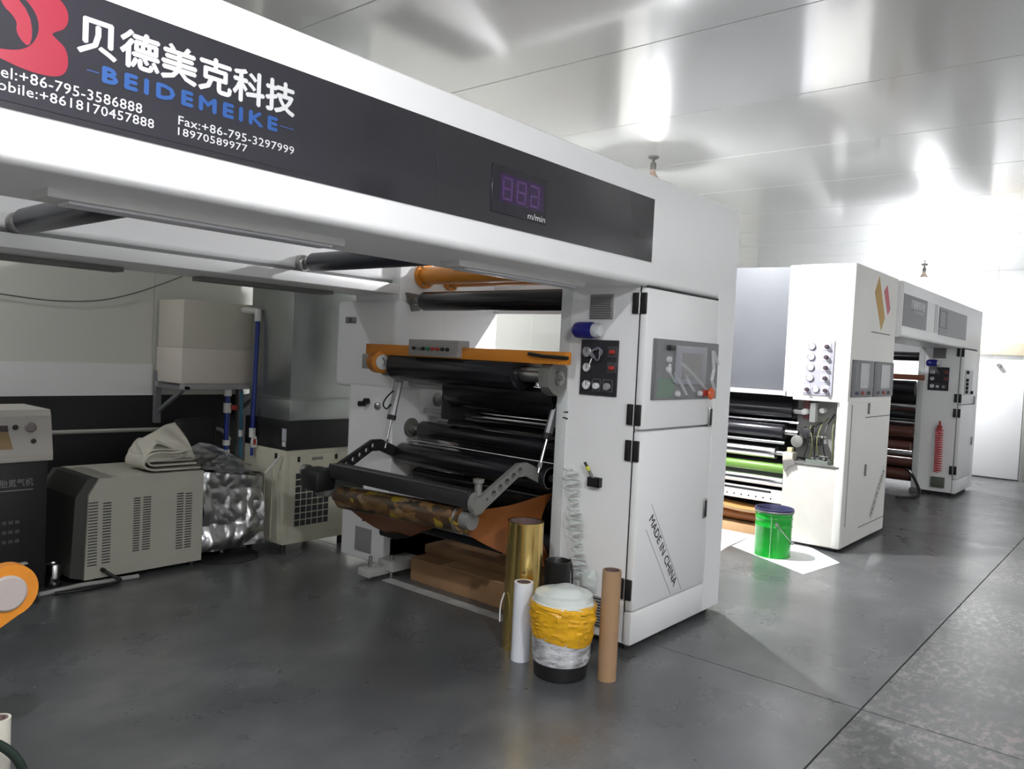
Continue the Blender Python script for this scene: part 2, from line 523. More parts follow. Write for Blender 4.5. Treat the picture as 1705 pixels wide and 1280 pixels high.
bulb(13.0, 2.92, BULB_POWER['far'], 'bare bulb hanging from the ceiling near the far wall')
bulb(0.30, 1.08, BULB_POWER['aisle'], 'bare bulb over the aisle in front of the lettered banner')
bulb(8.4, -0.50, BULB_POWER['side'], 'added fill bulb over the aisle in front of the striped machine')  # unseen bulb, added to brighten the middle machine's front
bulb(0.1, 5.35, BULB_POWER['row_fill'], 'added fill bulb between the rear beam and the back wall left of the view')  # unseen bulb, added to lift the left interior and back wall
bulb(0.70, -0.90, BULB_POWER['entry_fill'], 'added fill bulb near the wall behind the photographer')  # unseen bulb, added as front fill for the nearest machine

# ================================================================== GANTRY MACHINES (nearest and farthest)
def pressure_gauge(parent, x, y, z, r, face=GLASSY, ax=-1):
    p = G().lathe((x, y, z), [(0, 0), (r, 0), (r, .012), (r * .86, .014), (r * .84, .009)], 20, (ax, 0, 0)).build('pressure_gauge', STEEL, parent, smooth=40)
    return p

def gantry_front(root, x0, x1, yf, yb, H, xb, zb=1.94, full=True):
    """front tower and beam: tower x0..x1, beam from xb; faces the aisle at yf"""
    fc = G().box(x0, x1, yf + 0.045, yb, 0.045, zb + 0.01, 0.004, 1)
    fc.box(x0 + 0.826, x1, yf - 0.002, yf + 0.06, 0.045, zb + 0.04, 0.003, 1)
    tower = fc.build('front_tower', WHITE, root, smooth=40)
    bx('plinth', SEAM, tower, x0 + 0.05, x1 - 0.03, yf + 0.06, yb - 0.03, 0.0, 0.05)
    bx('skirt_panel', WHITE, tower, x0 - 0.002, x1 + 0.001, yf, yf + 0.05, 0.04, 0.218, bev=0.012)
    bx('corner_strip', mat('frame_grey_white', (0.58, 0.60, 0.60), 0.4), tower, x0 - 0.006, x0 + 0.02, yb - 0.07, yb + 0.004, 0.05, zb, bev=0.003)
    bx('seam', SEAM, tower, x0 - 0.0015, x0 + 0.01, yf + 0.045, yf + 0.0475, 0.06, zb)
    bx('seam', SEAM, tower, x0 + 0.01, x0 + 0.825, yf + 0.003, yf + 0.02, zb - 0.006, zb + 0.003)
    # doors
    for nm, za, zt in (('lower_door', 0.224, 1.178), ('upper_door', 1.188, zb - 0.008)):
        d = bx(nm, WHITE, root, x0 - 0.004, x0 + 0.825, yf - 0.004, yf + 0.044, za, zt, bev=0.012)
        hz = (0.285, 1.02) if nm == 'lower_door' else (1.21, 1.795)
        for z in hz:
            bx('hinge', BLACKP, d, x0 - 0.016, x0 - 0.002, yf + 0.003, yf + 0.036, z, z + 0.11, bev=0.003)
            bx('hinge', BLACKP, d, x0 - 0.016, x0 - 0.002, yf + 0.054, yf + 0.086, z, z + 0.11, bev=0.003)
            cy('hinge_pin', STEEL, d, (x0 - 0.012, yf + 0.045, z), (x0 - 0.012, yf + 0.045, z + 0.11), 0.006, seg=10)
        zc = 0.685 if nm == 'lower_door' else 1.235
        hd = bx('handle', STEEL, d, x0 + 0.755, x0 + 0.795, yf - 0.014, yf - 0.003, zc - 0.06, zc + 0.06, bev=0.006)
        bx('handle_grip', BLACKP, d, x0 + 0.762, x0 + 0.788, yf - 0.018, yf - 0.010, zc - 0.05, zc + 0.05, bev=0.004)
    # beam
    rr = 0.035
    pr = [(yf + rr - rr * math.sin(a), zb + rr - rr * math.cos(a)) for a in [i * PI / 12 for i in range(7)]]
    pr += [(yf, H - .008), (yf + .008, H), (yb - 0.02, H), (yb - 0.02, zb)]
    beam = G().prism(pr, (xb, 0, 0), Y_, Z_, (x1 - xb, 0, 0)).build('front_beam', WHITE, root, smooth=40)
    return tower, beam

def left_fittings(root, x0, yf, detail=True):
    # vent, beacon motor, gauge panel on the side of the tower
    v = bx('vent_grille', GREYL, root, x0 - 0.006, x0 + 0.002, yf + 0.21, yf + 0.36, 1.765, 1.90, bev=0.002, seg=1)
    for k in range(10):
        z = 1.772 + k * 0.0125
        G().prism([(0, 0), (0.012, 0.0), (0.0, 0.010)], (x0 - 0.006, yf + 0.217, z), (-1, 0, 0), (0, 0, 1), (0, 0.136, 0)).build('louvre', GREYL, v)
    b = G().lathe((x0 - 0.05, yf + 0.425, 1.702), [(0, 0), (0.03, .003), (0.043, .018), (0.045, .04), (0.045, .115), (0.04, .13), (0.0, .132)], 24, (0, -1, 0)).build('buzzer_housing', BLUE, root, smooth=40)
    G().lathe((x0 - 0.05, yf + 0.296, 1.702), [(0, 0), (0.038, 0), (0.038, .03), (0.03, .045), (0, .047)], 20, (0, -1, 0)).build('buzzer_cap', mat('clear_grey_cap', (0.55, 0.58, 0.60), 0.2), b, smooth=40)
    bx('buzzer_bracket', GREYP, b, x0 - 0.05, x0, yf + 0.34, yf + 0.37, 1.69, 1.715)
    g = bx('gauge_panel', mat('gauge_panel_black', (0.022, 0.022, 0.028), 0.35), root, x0 - 0.012, x0, yf + 0.16, yf + 0.40, 1.35, 1.652, bev=0.003, seg=1)
    xs = x0 - 0.012
    for (dy, z, r, m) in ((0.355, 1.585, 0.030, GLASSD), (0.352, 1.50, 0.026, GLASSY), (0.348, 1.405, 0.028, GLASSY)):
        q = pressure_gauge(g, xs, yf + dy, z, r)
        G().cyl((xs - 0.009, yf + dy, z), (xs - 0.0105, yf + dy, z), r * .84, seg=20).build('dial', m, g)
        G().box(xs - 0.0115, xs - 0.0105, yf + dy - 0.002, yf + dy + 0.002, z - 0.004, z + r * .7).build('needle', INKK, g)
    for (dy, z, r, m) in ((0.285, 1.402, 0.018, GLASSY), (0.215, 1.402, 0.020, GLASSD)):
        G().lathe((xs, yf + dy, z), [(0, .022), (r * .8, .022), (r, .017), (r, 0)], 18, (-1, 0, 0)).build('regulator_knob', m, g, smooth=40)
    for (dy, z) in ((0.195, 1.59), (0.195, 1.505)):
        k = G().box(xs - 0.004, xs, yf + dy - 0.028, yf + dy + 0.028, z - 0.03, z + 0.03, 0.002, 1).build('valve_plate', mat('dark_grey_plate', (0.055, 0.055, 0.06), 0.4), g)
        G().box(xs - 0.02, xs - 0.004, yf + dy - 0.022, yf + dy + 0.012, z - 0.012, z + 0.010, 0.004, 1).build('valve_lever', REDP, g, smooth=40)
    if detail:
        for k in range(3):
            pts = []
            for i in range(40):
                a = i / 39 * 2.2 * PI + k
                rr = 0.028 + 0.006 * math.sin(3 * a + k)
                pts.append((xs - 0.012 - 0.006 * k - 0.004 * math.sin(2 * a), yf + 0.285 + rr * math.cos(a), 1.575 + rr * 1.1 * math.sin(a)))
            G().tube(pts, 0.003, 6).build('air_line', mat('air_line_grey', (0.22, 0.22, 0.27), 0.25), g, smooth=60)
        G().tube([(xs - 0.01, yf + 0.32, 1.55), (xs - 0.02, yf + 0.325, 1.52), (xs - 0.015, yf + 0.345, 1.49)], 0.0035, 6, 2).build('air_line', GLASSY, g, smooth=60)
    for (ya, yb2, za, zb2) in ((0.262, 0.312, 1.375, 1.44), (0.185, 0.245, 1.375, 1.44)):
        gg = G()
        for q in ((ya, yb2, za, za + .002), (ya, yb2, zb2 - .002, zb2), (ya, ya + .002, za, zb2), (yb2 - .002, yb2, za, zb2)):
            gg.box(xs - 0.001, xs, yf + q[0], yf + q[1], q[2], q[3])
        gg.build('marking_frame', INKG, g)
    return g

def control_panel(root, x0, yf, detail=True):
    y = yf - 0.004
    p = bx('control_panel', GREYP, root, x0 + 0.065, x0 + 0.83, y - 0.010, y, 1.345, 1.672, bev=0.003, seg=1)
    s = y - 0.010
    bx('touchscreen_bezel', mat('bezel_lilac', (0.25, 0.25, 0.29), 0.3), p, x0 + 0.29, x0 + 0.66, s - 0.012, s, 1.43, 1.645, bev=0.004)
    bx('touchscreen', SCREEN, p, x0 + 0.36, x0 + 0.60, s - 0.014, s - 0.011, 1.46, 1.605)
    bx('wiring_diagram', GREENP, p, x0 + 0.12, x0 + 0.30, s - 0.001, s, 1.36, 1.46)
    for k in range(6):
        bx('diagram_line', INKG, p, x0 + 0.13, x0 + 0.29, s - 0.0016, s - 0.0006, 1.372 + k * 0.014, 1.374 + k * 0.014)
    bx('selector_switch', BLACKP, p, x0 + 0.19, x0 + 0.25, s - 0.03, s, 1.615, 1.643, bev=0.004)
    for (dx, z) in ((0.215, 1.565), (0.215, 1.51), (0.33, 1.378), (0.60, 1.378)):
        G().lathe((x0 + dx, s, z), [(0, .02), (.013, .02), (.017, .014), (.017, 0)], 16, (0, -1, 0)).build('push_button', INKW, p, smooth=40)
    G().lathe((x0 + 0.685, s, 1.378), [(0, .045), (.03, .045), (.036, .036), (.03, .028), (.016, .026), (.018, 0)], 20, (0, -1, 0)).build('emergency_stop', mat('orange_red_plastic', (0.62, 0.10, 0.02), 0.35), p, smooth=40)
    G().box(x0 + 0.63, x0 + 0.665, s - 0.02, s, 1.36, 1.40, 0.005, 1).build('red_button', REDP, p, smooth=40)
    # loose protective film with sharp folds
    def film(u, v):
        xx = x0 + 0.075 + 0.745 * u
        zz = 1.35 + 0.315 * v
        d = abs(((u * 1.1 + v * 0.75) * 3.1) % 1.0 - 0.5) * 0.03 * math.sin(PI * v) ** .5 * math.sin(PI * u) ** .5
        d += 0.012 * (noise.noise((u * 6, v * 4, 3.1)) + 0.5) * math.sin(PI * u)
        return (xx, s - 0.010 - 0.006 * math.sin(PI * u) ** .4 * math.sin(PI * v) ** .4 - d * .35, zz)
    G().grid(film, 34, 20).build('protective_film', CLEAR, p, smooth=25)
    # folds of the loose film, highlights painted in as denser white strips
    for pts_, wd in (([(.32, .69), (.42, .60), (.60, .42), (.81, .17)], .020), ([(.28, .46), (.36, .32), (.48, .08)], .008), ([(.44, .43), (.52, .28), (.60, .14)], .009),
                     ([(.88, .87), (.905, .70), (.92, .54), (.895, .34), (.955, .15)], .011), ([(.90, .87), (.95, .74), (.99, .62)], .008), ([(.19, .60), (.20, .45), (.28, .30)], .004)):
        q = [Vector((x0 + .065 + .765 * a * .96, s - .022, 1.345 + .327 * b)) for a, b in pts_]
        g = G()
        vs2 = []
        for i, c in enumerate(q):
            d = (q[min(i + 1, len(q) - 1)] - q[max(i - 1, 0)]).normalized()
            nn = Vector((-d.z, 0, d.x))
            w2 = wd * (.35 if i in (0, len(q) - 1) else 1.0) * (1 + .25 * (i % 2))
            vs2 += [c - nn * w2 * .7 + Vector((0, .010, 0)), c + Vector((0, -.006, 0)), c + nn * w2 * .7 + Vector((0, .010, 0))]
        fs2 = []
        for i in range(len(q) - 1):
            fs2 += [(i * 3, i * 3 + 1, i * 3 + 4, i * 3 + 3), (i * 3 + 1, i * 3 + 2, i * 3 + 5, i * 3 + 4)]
        g.add(vs2, fs2).build('film_crease_highlight', CREASE_HIGHLIGHT, p)
    return p

# ---- nearest machine
MX, MY, MD, MH = 3.555, 2.09, 2.64, 2.505
m1 = thing('laminating_machine', 'nearest white laminating machine with dark lettered banner and speed display', 'machine', (4.0, 2.9, 0))
BEAM_L = -0.9
tower1, beam1 = gantry_front(m1, MX, 4.605, MY, MD, MH, BEAM_L)
left_fittings(m1, MX, MY)
control_panel(m1, MX, MY)
# unseen left uprights that carry the beams
bx('support_post', WHITE, m1, BEAM_L, BEAM_L + 0.4, MY, MD - 0.02, 0, 1.95, bev=0.01)
bx('support_post', WHITE, m1, BEAM_L, BEAM_L + 0.4, 4.1, 4.6, 0, 1.95, bev=0.01)
# banner
ban = bx('banner_panel', DARK, m1, BEAM_L + 0.2, 3.56, MY - 0.004, MY + 0.002, 2.062, 2.385)
bx('panel_joint', SEAM, ban, 1.998, 2.001, MY - 0.0052, MY - 0.003, 2.064, 2.383)
bs = MY - 0.0045
film1 = bx('printed_banner_film', mat('printed_black_vinyl', (0.026, 0.025, 0.032), 0.07), m1, 0.05, 1.53, MY - 0.0055, MY - 0.0035, 2.078, 2.372)
bs = MY - 0.0056
text('banner_title', '贝德美克科技', INKW, film1, (0.775, bs, 2.240), X_, Z_, w=0.615, h=0.092, thick=0.0028, label='white Chinese characters')
text('banner_name', 'BEIDEMEIKE', INKB, film1, (0.835, bs, 2.184), X_, Z_, w=0.498, h=0.036, thick=0.0028, xspace=1.35, label='blue capital letters')
bx('banner_dash', INKB, film1, 0.797, 0.826, bs - 0.0006, bs, 2.200, 2.2025)
bx('banner_dash', INKB, film1, 1.343, 1.392, bs - 0.0006, bs, 2.201, 2.2035)
text('banner_telephone', 'Tel:+86-795-3586888', INKW, film1, (0.588, bs, 2.129), X_, Z_, w=0.346, h=0.026, bold=0.004, xspace=1.05)
text('banner_mobile', 'Mobile:+8618170457888', INKW, film1, (0.578, bs, 2.099), X_, Z_, w=0.388, h=0.024, bold=0.004, xspace=1.05)
text('banner_fax', 'Fax:+86-795-3297999', INKW, film1, (1.031, bs, 2.127), X_, Z_, w=0.364, h=0.024, bold=0.004, xspace=1.05)
text('banner_number', '18970589977', INKW, film1, (1.031, bs, 2.099), X_, Z_, w=0.207, h=0.021, bold=0.004, xspace=1.05)
# red emblem: a B with a profile cut into it
def smooth_poly(pts, n=3):
    for _ in range(n):
        q = []
        for a, b in zip(pts, pts[1:] + pts[:1]):
            q += [(a[0] * .75 + b[0] * .25, a[1] * .75 + b[1] * .25), (a[0] * .25 + b[0] * .75, a[1] * .25 + b[1] * .75)]
        pts = q
    return pts
Bp = smooth_poly([(0.50, 2.36), (0.70, 2.365), (0.752, 2.335), (0.752, 2.285), (0.715, 2.262), (0.722, 2.255), (0.752, 2.235), (0.755, 2.185), (0.73, 2.160), (0.66, 2.158), (0.59, 2.176), (0.50, 2.172)])
em = G().prism(Bp, (0, bs, 0), X_, Z_, (0, -0.0006, 0)).build('emblem', RED, film1)
Hp = smooth_poly([(0.50, 2.335), (0.63, 2.34), (0.680, 2.305), (0.692, 2.255), (0.665, 2.205), (0.60, 2.188), (0.50, 2.19)])
G().prism(Hp, (0, bs - 0.0008, 0), X_, Z_, (0, -0.0005, 0)).build('emblem_ring', mat('printed_black_vinyl', (0, 0, 0)), film1)
Fp = smooth_poly([(0.57, 2.33), (0.635, 2.325), (0.668, 2.29), (0.676, 2.245), (0.668, 2.212), (0.648, 2.228), (0.641, 2.244), (0.643, 2.262), (0.63, 2.278), (0.618, 2.285), (0.606, 2.305)], 1)
G().prism(Fp, (0, bs - 0.0014, 0), X_, Z_, (0, -0.0005, 0)).build('emblem_profile', RED, film1)
# speed display
dsp = bx('speed_display', DISPW, m1, 2.300, 2.655, MY - 0.008, MY - 0.003, 2.112, 2.300, bev=0.002, seg=1)
win = bx('display_window', mat('violet_filter', (0.030, 0.014, 0.052), 0.15), dsp, 2.345, 2.632, MY - 0.0088, MY - 0.0078, 2.158, 2.272)
for k in range(3):
    xd = 2.362 + k * 0.088
    segs = [(0, .062, .082, .09), (0, .062, .041, .049), (0, .062, 0, .008), (0, .010, .004, .042), (.052, .062, .004, .042), (0, .010, .048, .086), (.052, .062, .048, .086)]
    if k == 2:
        segs = [s for i, s in enumerate(segs) if i != 5]
    g = G()
    for (a, b2, c2, d2) in segs:
        g.box(xd + a, xd + b2, MY - 0.0094, MY - 0.0086, 2.170 + c2, 2.170 + d2)
    g.build('digit', DIGIT, dsp)
text('display_unit', 'm/min', INKW, dsp, (2.528, MY - 0.0086, 2.118), X_, Z_, w=0.118, h=0.026, bold=0.008)
# diagonal MADE IN CHINA
u = Vector((4.115 - 3.697, 0, 0.222 - 0.781)).normalized()
v = Vector((-u.z, 0, u.x))
v = -v if v.x < 0 else v
yd = MY - 0.0045
mk = text('made_in_china', 'MADE IN CHINA', INKK, m1, Vector((3.695, yd, 0.655)) + v * 0.012 - u * 0.045, u, v, w=0.53, h=0.050, thick=0.0012, label='black diagonal lettering on the lower door')
for (p, q) in (((3.697, 0.781), (4.090, 0.240)), ((3.650, 0.651), (3.965, 0.236))):
    a, b2 = Vector((p[0], yd, p[1])), Vector((q[0], yd, q[1]))
    d = (b2 - a).normalized()
    nrm = Vector((-d.z, 0, d.x)) * 0.003
    G().add([a, b2, b2 + nrm, a + nrm], [(0, 1, 2, 3)]).build('lettering_rule', INKK, m1)
# tool pocket, lower louvre and coiled hose on the tower side
G().box(MX - .035, MX - .031, 2.315, 2.39, .855, .905).box(MX - .003, MX, 2.315, 2.39, .855, .905).box(MX - .035, MX, 2.315, 2.319, .855, .905).box(MX - .035, MX, 2.386, 2.39, .855, .905).box(MX - .035, MX, 2.315, 2.39, .855, .859).build('tool_pocket', BLACKP, tower1)
lv = bx('lower_vent', GREYL, tower1, MX - 0.004, MX, 2.22, 2.35, 0.09, 0.26)
for k in range(10):
    bx('vent_slot', INKK, tower1, MX - 0.006, MX - 0.003, 2.225, 2.345, 0.10 + k * 0.016, 0.107 + k * 0.016)
pts = []
for i in range(330):
    a = i * 0.42
    z = 0.93 - 0.60 * i / 329
    r = 0.042 + 0.012 * math.sin(i * .05)
    yc = 2.50 - 0.10 * i / 329
    pts.append((MX - 0.042 + r * math.cos(a) * 0.6, yc + r * math.sin(a), z + 0.012 * math.sin(a * .5)))
G().tube(pts, 0.0038, 6).build('coiled_air_hose', HOSEC, m1, smooth=60, label='clear coiled plastic hose')
G().grid(lambda uu, vv: (MX - 0.03 - 0.05 * math.sin(PI * uu) * math.sin(PI * vv) - .01 * noise.noise((uu * 5, vv * 5, 1)), 2.30 + 0.11 * uu, 0.28 + 0.12 * vv), 12, 12).build('hose_bag', HOSEC, m1, smooth=30)
# under-beam lamp channels
for (xa, xb2) in ((0.80, 1.79), (2.39, 3.32)):
    l = bx('strip_light', mat('strip_light_housing', (0.58, 0.58, 0.57), 0.4), beam1, xa, xb2, 2.33, 2.45, 1.915, 1.942, bev=0.004)
    bx('light_diffuser', mat('unlit_diffuser', (0.60, 0.60, 0.64), 0.3), beam1, xa + 0.06, xb2 - 0.04, 2.35, 2.43, 1.907, 1.917, bev=0.004)
# ---- rear frame of the nearest machine
bx('rear_frame', WHITE, m1, MX + 0.03, 4.60, 4.05, 4.52, 0.06, 2.50, bev=0.008)
rg = G().box(MX - 0.005, 4.0, 4.03, 4.685, 1.265, 1.885, 0.035, 3).build('rear_housing', WHITE, m1, smooth=50)
bx('housing_latch', GREYM, rg, MX - 0.012, MX - 0.004, 4.46, 4.575, 1.72, 1.765, bev=0.003)
bx('latch_slot', BLACKP, rg, MX - 0.015, MX - 0.010, 4.512, 4.522, 1.728, 1.757)
G().box(MX, 4.1, 4.04, 4.51, 0.24, 1.30, 0.006, 1).build('rear_side_panel', WHITE, m1, smooth=40)
lowb = G().box(MX - 0.02, 4.3, 4.05, 4.515, 0.06, 0.42, 0.006, 1).build('rear_base', WHITE, m1, smooth=40)
bx('filter_grille', GREYL, lowb, MX - 0.026, MX - 0.018, 4.18, 4.355, 0.115, 0.285, bev=0.004)
cy('base_bolt', BLACKP, lowb, (MX - 0.028, 4.27, 0.34), (MX - 0.018, 4.27, 0.34), 0.009, seg=12)
G().box(MX - 0.06, MX + 0.20, 3.90, 4.06, 0.05, 0.12, 0.01).box(MX - 0.20, MX + 0.05, 3.98, 4.10, 0.02, 0.075, 0.01).build('levelling_foot', mat('foot_cast_white', (0.42, 0.42, 0.41), 0.5), m1, smooth=40)
for q in ((MX - 0.14, 4.04), (MX - 0.01, 3.97)):
    cy('foot_bolt', STEEL, m1, (q[0], q[1], 0.0), (q[0], q[1], 0.15), 0.012, seg=10)
# knobs on the rear side panel
cy('rear_knob', BLACKP, m1, (MX, 4.335, 1.155), (MX - 0.05, 4.335, 1.155), 0.02, seg=14)
cy('rear_knob', BLACKP, m1, (MX, 4.30, 1.175), (MX - 0.03, 4.30, 1.175), 0.022, seg=14)
G().lathe((MX, 4.19, 1.15), [(0, .02), (.016, .02), (.026, .014), (.028, 0)], 18, (-1, 0, 0)).build('rear_dial', STEEL, m1, smooth=40)
# rear beam
rb = G().box(BEAM_L, 4.60, 4.10, 4.60, 2.02, 2.50, 0.025, 3).build('rear_beam', WHITE, m1, smooth=50)
bx('rear_beam_lip', WHITE, rb, BEAM_L, MX + 0.1, 4.06, 4.56, 1.925, 1.995, bev=0.01)
bx('rear_beam_groove', GREYL, rb, BEAM_L, MX + 0.1, 4.13, 4.56, 1.99, 2.03)
bx('strip_light', mat('strip_light_dark', (0.16, 0.16, 0.15), 0.5), rb, 0.9, 1.9, 4.40, 4.52, 1.90, 1.928, bev=0.003)
bx('strip_light', mat('strip_light_dark', (0, 0, 0)), rb, 2.35, 3.3, 4.40, 4.52, 1.90, 1.928, bev=0.003)
bx('top_blocking_panel', WHITE, m1, 4.555, 4.60, MD - .02, 4.06, 1.86, 2.49, bev=.004)
# guide rollers
YN, YR = 2.66, 4.03
def roller(name, m, parent, x, z, r, ya=2.72, yb=3.95, shaft=0.018, flange=0.0, fm=STEEL, bev=0.012, lab=None):
    ro = G().cyl((x, ya, z), (x, yb, z), r, seg=32, bev=bev).build(name, m, parent, smooth=35, label=lab)
    G().cyl((x, YN - 0.02, z), (x, ya + .01, z), shaft, seg=14).build('shaft', STEEL, ro, smooth=40)
    G().cyl((x, yb - .01, z), (x, YR + 0.02, z), shaft, seg=14).build('shaft', STEEL, ro, smooth=40)
    if flange:
        G().lathe((x, YR + .02, z), [(0, .04), (flange * .5, .04), (flange * .55, .02), (flange, .016), (flange, 0)], 20, (0, -1, 0)).build('bearing_flange', fm, ro, smooth=40)
    return ro
NAVYR = mat('navy_rubber_roller', (0.018, 0.020, 0.035), 0.32)
for (x, z, r) in ((1.284, 2.047, 0.058), (2.83, 2.048, 0.056)):
    ro = G().cyl((x, 2.6, z), (x, 3.99, z), r, seg=32, bev=.015).build('guide_roller', NAVYR, m1, smooth=35)
    G().cyl((x, 3.98, z), (x, 4.11, z), 0.018, seg=14).build('shaft', STEEL, ro, smooth=40)
    G().lathe((x, 4.105, z), [(0, .05), (.03, .05), (.045, .04), (.05, .025), (.05, 0)], 24, (0, -1, 0)).build('bearing_flange', STEEL, ro, smooth=40)
roller('guide_roller', BLACKR, m1, 3.70, 1.885, 0.064, 2.72, 3.93, flange=0.055)
G().prism([(-.07, .055), (.05, .05), (.05, -.06), (-.02, -.07)], (3.70, 4.045, 1.885), X_, Z_, (0, -0.03, 0)).build('roller_bracket', GREYM, m1)
for (x, z, r, rf) in ((3.80, 2.072, 0.062, 0.088), (4.06, 2.062, 0.045, 0.07)):
    yr = G().cyl((x, 2.6, z), (x, 4.03, z), r, seg=28).build('orange_drum_roller', ORANGED, m1, smooth=35, label='orange painted roller')
    G().lathe((x, 4.05, z), [(0, .03), (rf, .03), (rf, 0)], 28, (0, -1, 0)).build('drum_flange', ORANGED, yr, smooth=40)
    for k in range(6):
        a = k * PI / 3
        cy('flange_bolt', STEEL, yr, (x + rf * .8 * math.cos(a), 4.022, z + rf * .8 * math.sin(a)), (x + rf * .8 * math.cos(a), 4.012, z + rf * .8 * math.sin(a)), 0.007, seg=6)
# orange cross bar with its control box
ob = bx('orange_cross_bar', ORANGE, m1, 3.385, 3.43, 2.47, 4.14, 1.508, 1.578, bev=0.004)
cb = bx('bar_control_box', mat('control_box_grey', (0.30, 0.29, 0.28), 0.5), m1, 3.345, 3.45, 3.245, 3.675, 1.515, 1.618, bev=0.006)
for k, (m) in enumerate((BLACKP, GREYM, BLACKP, mat('green_button', (0.02, 0.22, 0.12), 0.4), REDP, REDP, BLACKP, BLACKP)):
    yy = 3.62 - k * 0.042
    G().lathe((3.345, yy, 1.562), [(0, .018), (.009, .018), (.012, .012), (.012, 0)], 12, (-1, 0, 0)).build('control_knob', m, cb, smooth=40)
for yy in (3.58, 3.36):
    cy('box_stay', BLACKP, m1, (3.40, yy, 1.515), (3.40, yy, 1.47), 0.010, seg=10)
cy('box_stay_rod', BLACKP, m1, (3.40, 3.60, 1.49), (3.40, 3.1, 1.49), 0.006, seg=8)
G().box(3.37, 3.43, 4.05, 4.16, 1.41, 1.51, .008).build('bar_end_block', mat('block_pale_grey', (0.42, 0.42, 0.40), 0.5), m1, smooth=40)
G().tube([(3.37, 2.72, 1.56), (3.365, 2.62, 1.55), (3.37, 2.45, 1.545)], 0.010, 8).build('bar_grip', BLACKP, m1, smooth=50)
cy('spreader_rod', CHROME, m1, (3.50, 2.62, 1.50), (3.50, 4.05, 1.50), 0.017)
# drum with dial at the left end of the main roller
G().lathe((3.42, 4.07, 1.46), [(0, .13), (.03, .13), (.055, .125), (.072, .11), (.075, .02), (.07, 0), (0, 0)], 28, (-.35, -1, 0)).build('hand_wheel_drum', ORANGE, m1, smooth=40)
hv = Vector((-.35, -1, 0)).normalized()
hc = Vector((3.42, 4.07, 1.46)) + hv * 0.125
G().lathe(hc, [(0, .012), (.042, .012), (.05, .006), (.05, 0)], 24, hv).build('dial', GLASSY, m1, smooth=40)
G().tube([hc + hv * .014 + Vector((0.0, 0, -.025)), hc + hv * .014 + Vector((0.01, 0, .005)), hc + hv * .014 + Vector((-.012, 0, .03))], 0.003, 6).build('dial_needle', INKK, m1)
cy('drive_coupling', GREYM, m1, (3.47, 4.03, 1.44), (3.47, 3.93, 1.44), 0.072, bev=.01)
G().box(3.43, 3.53, 3.93, 4.0, 1.49, 1.54, .008).build('coupling_clamp', GREYM, m1, smooth=40)
# main rubber roller and bearing house
big = roller('main_rubber_roller', BLACKR, m1, 3.47, 1.445, 0.102, 2.84, 3.92, shaft=0.035, bev=.02)
cy('stub_shaft', STEEL, big, (3.47, 2.60, 1.437), (3.47, 2.83, 1.440), 0.040)
hx = [(math.cos(a) * .095 * (1 + .06 * (k % 2)), math.sin(a) * .095 * (1 + .06 * (k % 2))) for k, a in enumerate([i * PI / 6 for i in range(12)])]
hs = G().prism(hx, (3.47, 2.58, 1.432), X_, Z_, (0, 0.07, 0)).build('bearing_housing', GREYM, m1, smooth=25)
cy('bearing_cap', STEEL, hs, (3.47, 2.582, 1.432), (3.47, 2.568, 1.432), 0.040)
cy('bearing_cap_screw', GREYM, hs, (3.47, 2.57, 1.432), (3.47, 2.56, 1.432), 0.016, seg=12)
G().lathe((3.39, 2.66, 1.375), [(0, .03), (.012, .028), (.014, .01), (.026, .006), (.026, 0)], 14, (0, 0, 1)).build('housing_thumb_screw', CHROME, hs, smooth=40)
roller('backing_roller', BLACKR, m1, 3.72, 1.33, 0.145, 2.70, 3.60, shaft=0.04)
G().box(3.68, 3.95, 3.62, 3.70, 1.10, 1.40, .01).build('roller_carriage', BLACKS, m1, smooth=40)
# lower rollers and bars
roller('nip_roller', BLACKR, m1, 3.98, 1.20, 0.055, 2.70, 3.9, flange=0.05)
roller('steel_cooling_roller', CHROME, m1, 3.86, 1.125, 0.03, 2.70, 3.85)
roller('nip_roller', BLACKR, m1, 4.0, 1.03, 0.06, 2.70, 3.9)
roller('guide_roller', BLACKR, m1, 3.735, 1.005, 0.058, 2.72, 3.93, flange=0.07, fm=GREYM)
cy('tie_rod', CHROME, m1, (3.70, 2.64, 0.915), (3.70, 4.05, 0.925), 0.010)
roller('tension_roller', BLACKR, m1, 3.60, 0.845, 0.07, 2.70, 3.98)
roller('tension_roller', BLACKS, m1, 3.78, 0.80, 0.06, 2.70, 3.98)
# interior dark rollers further inside so the machine reads as full
for (x, z, r) in ((4.25, 0.55, 0.09), (4.25, 0.85, 0.08), (4.28, 1.12, 0.08), (4.22, 0.28, 0.09), (4.3, 1.4, 0.09)):
    roller('inner_roller', BLACKS, m1, x, z, r, 2.70, 3.98)
bx('inner_guard_plate', BLACKS, m1, 4.42, 4.46, 2.66, 4.05, 0.10, 1.30)
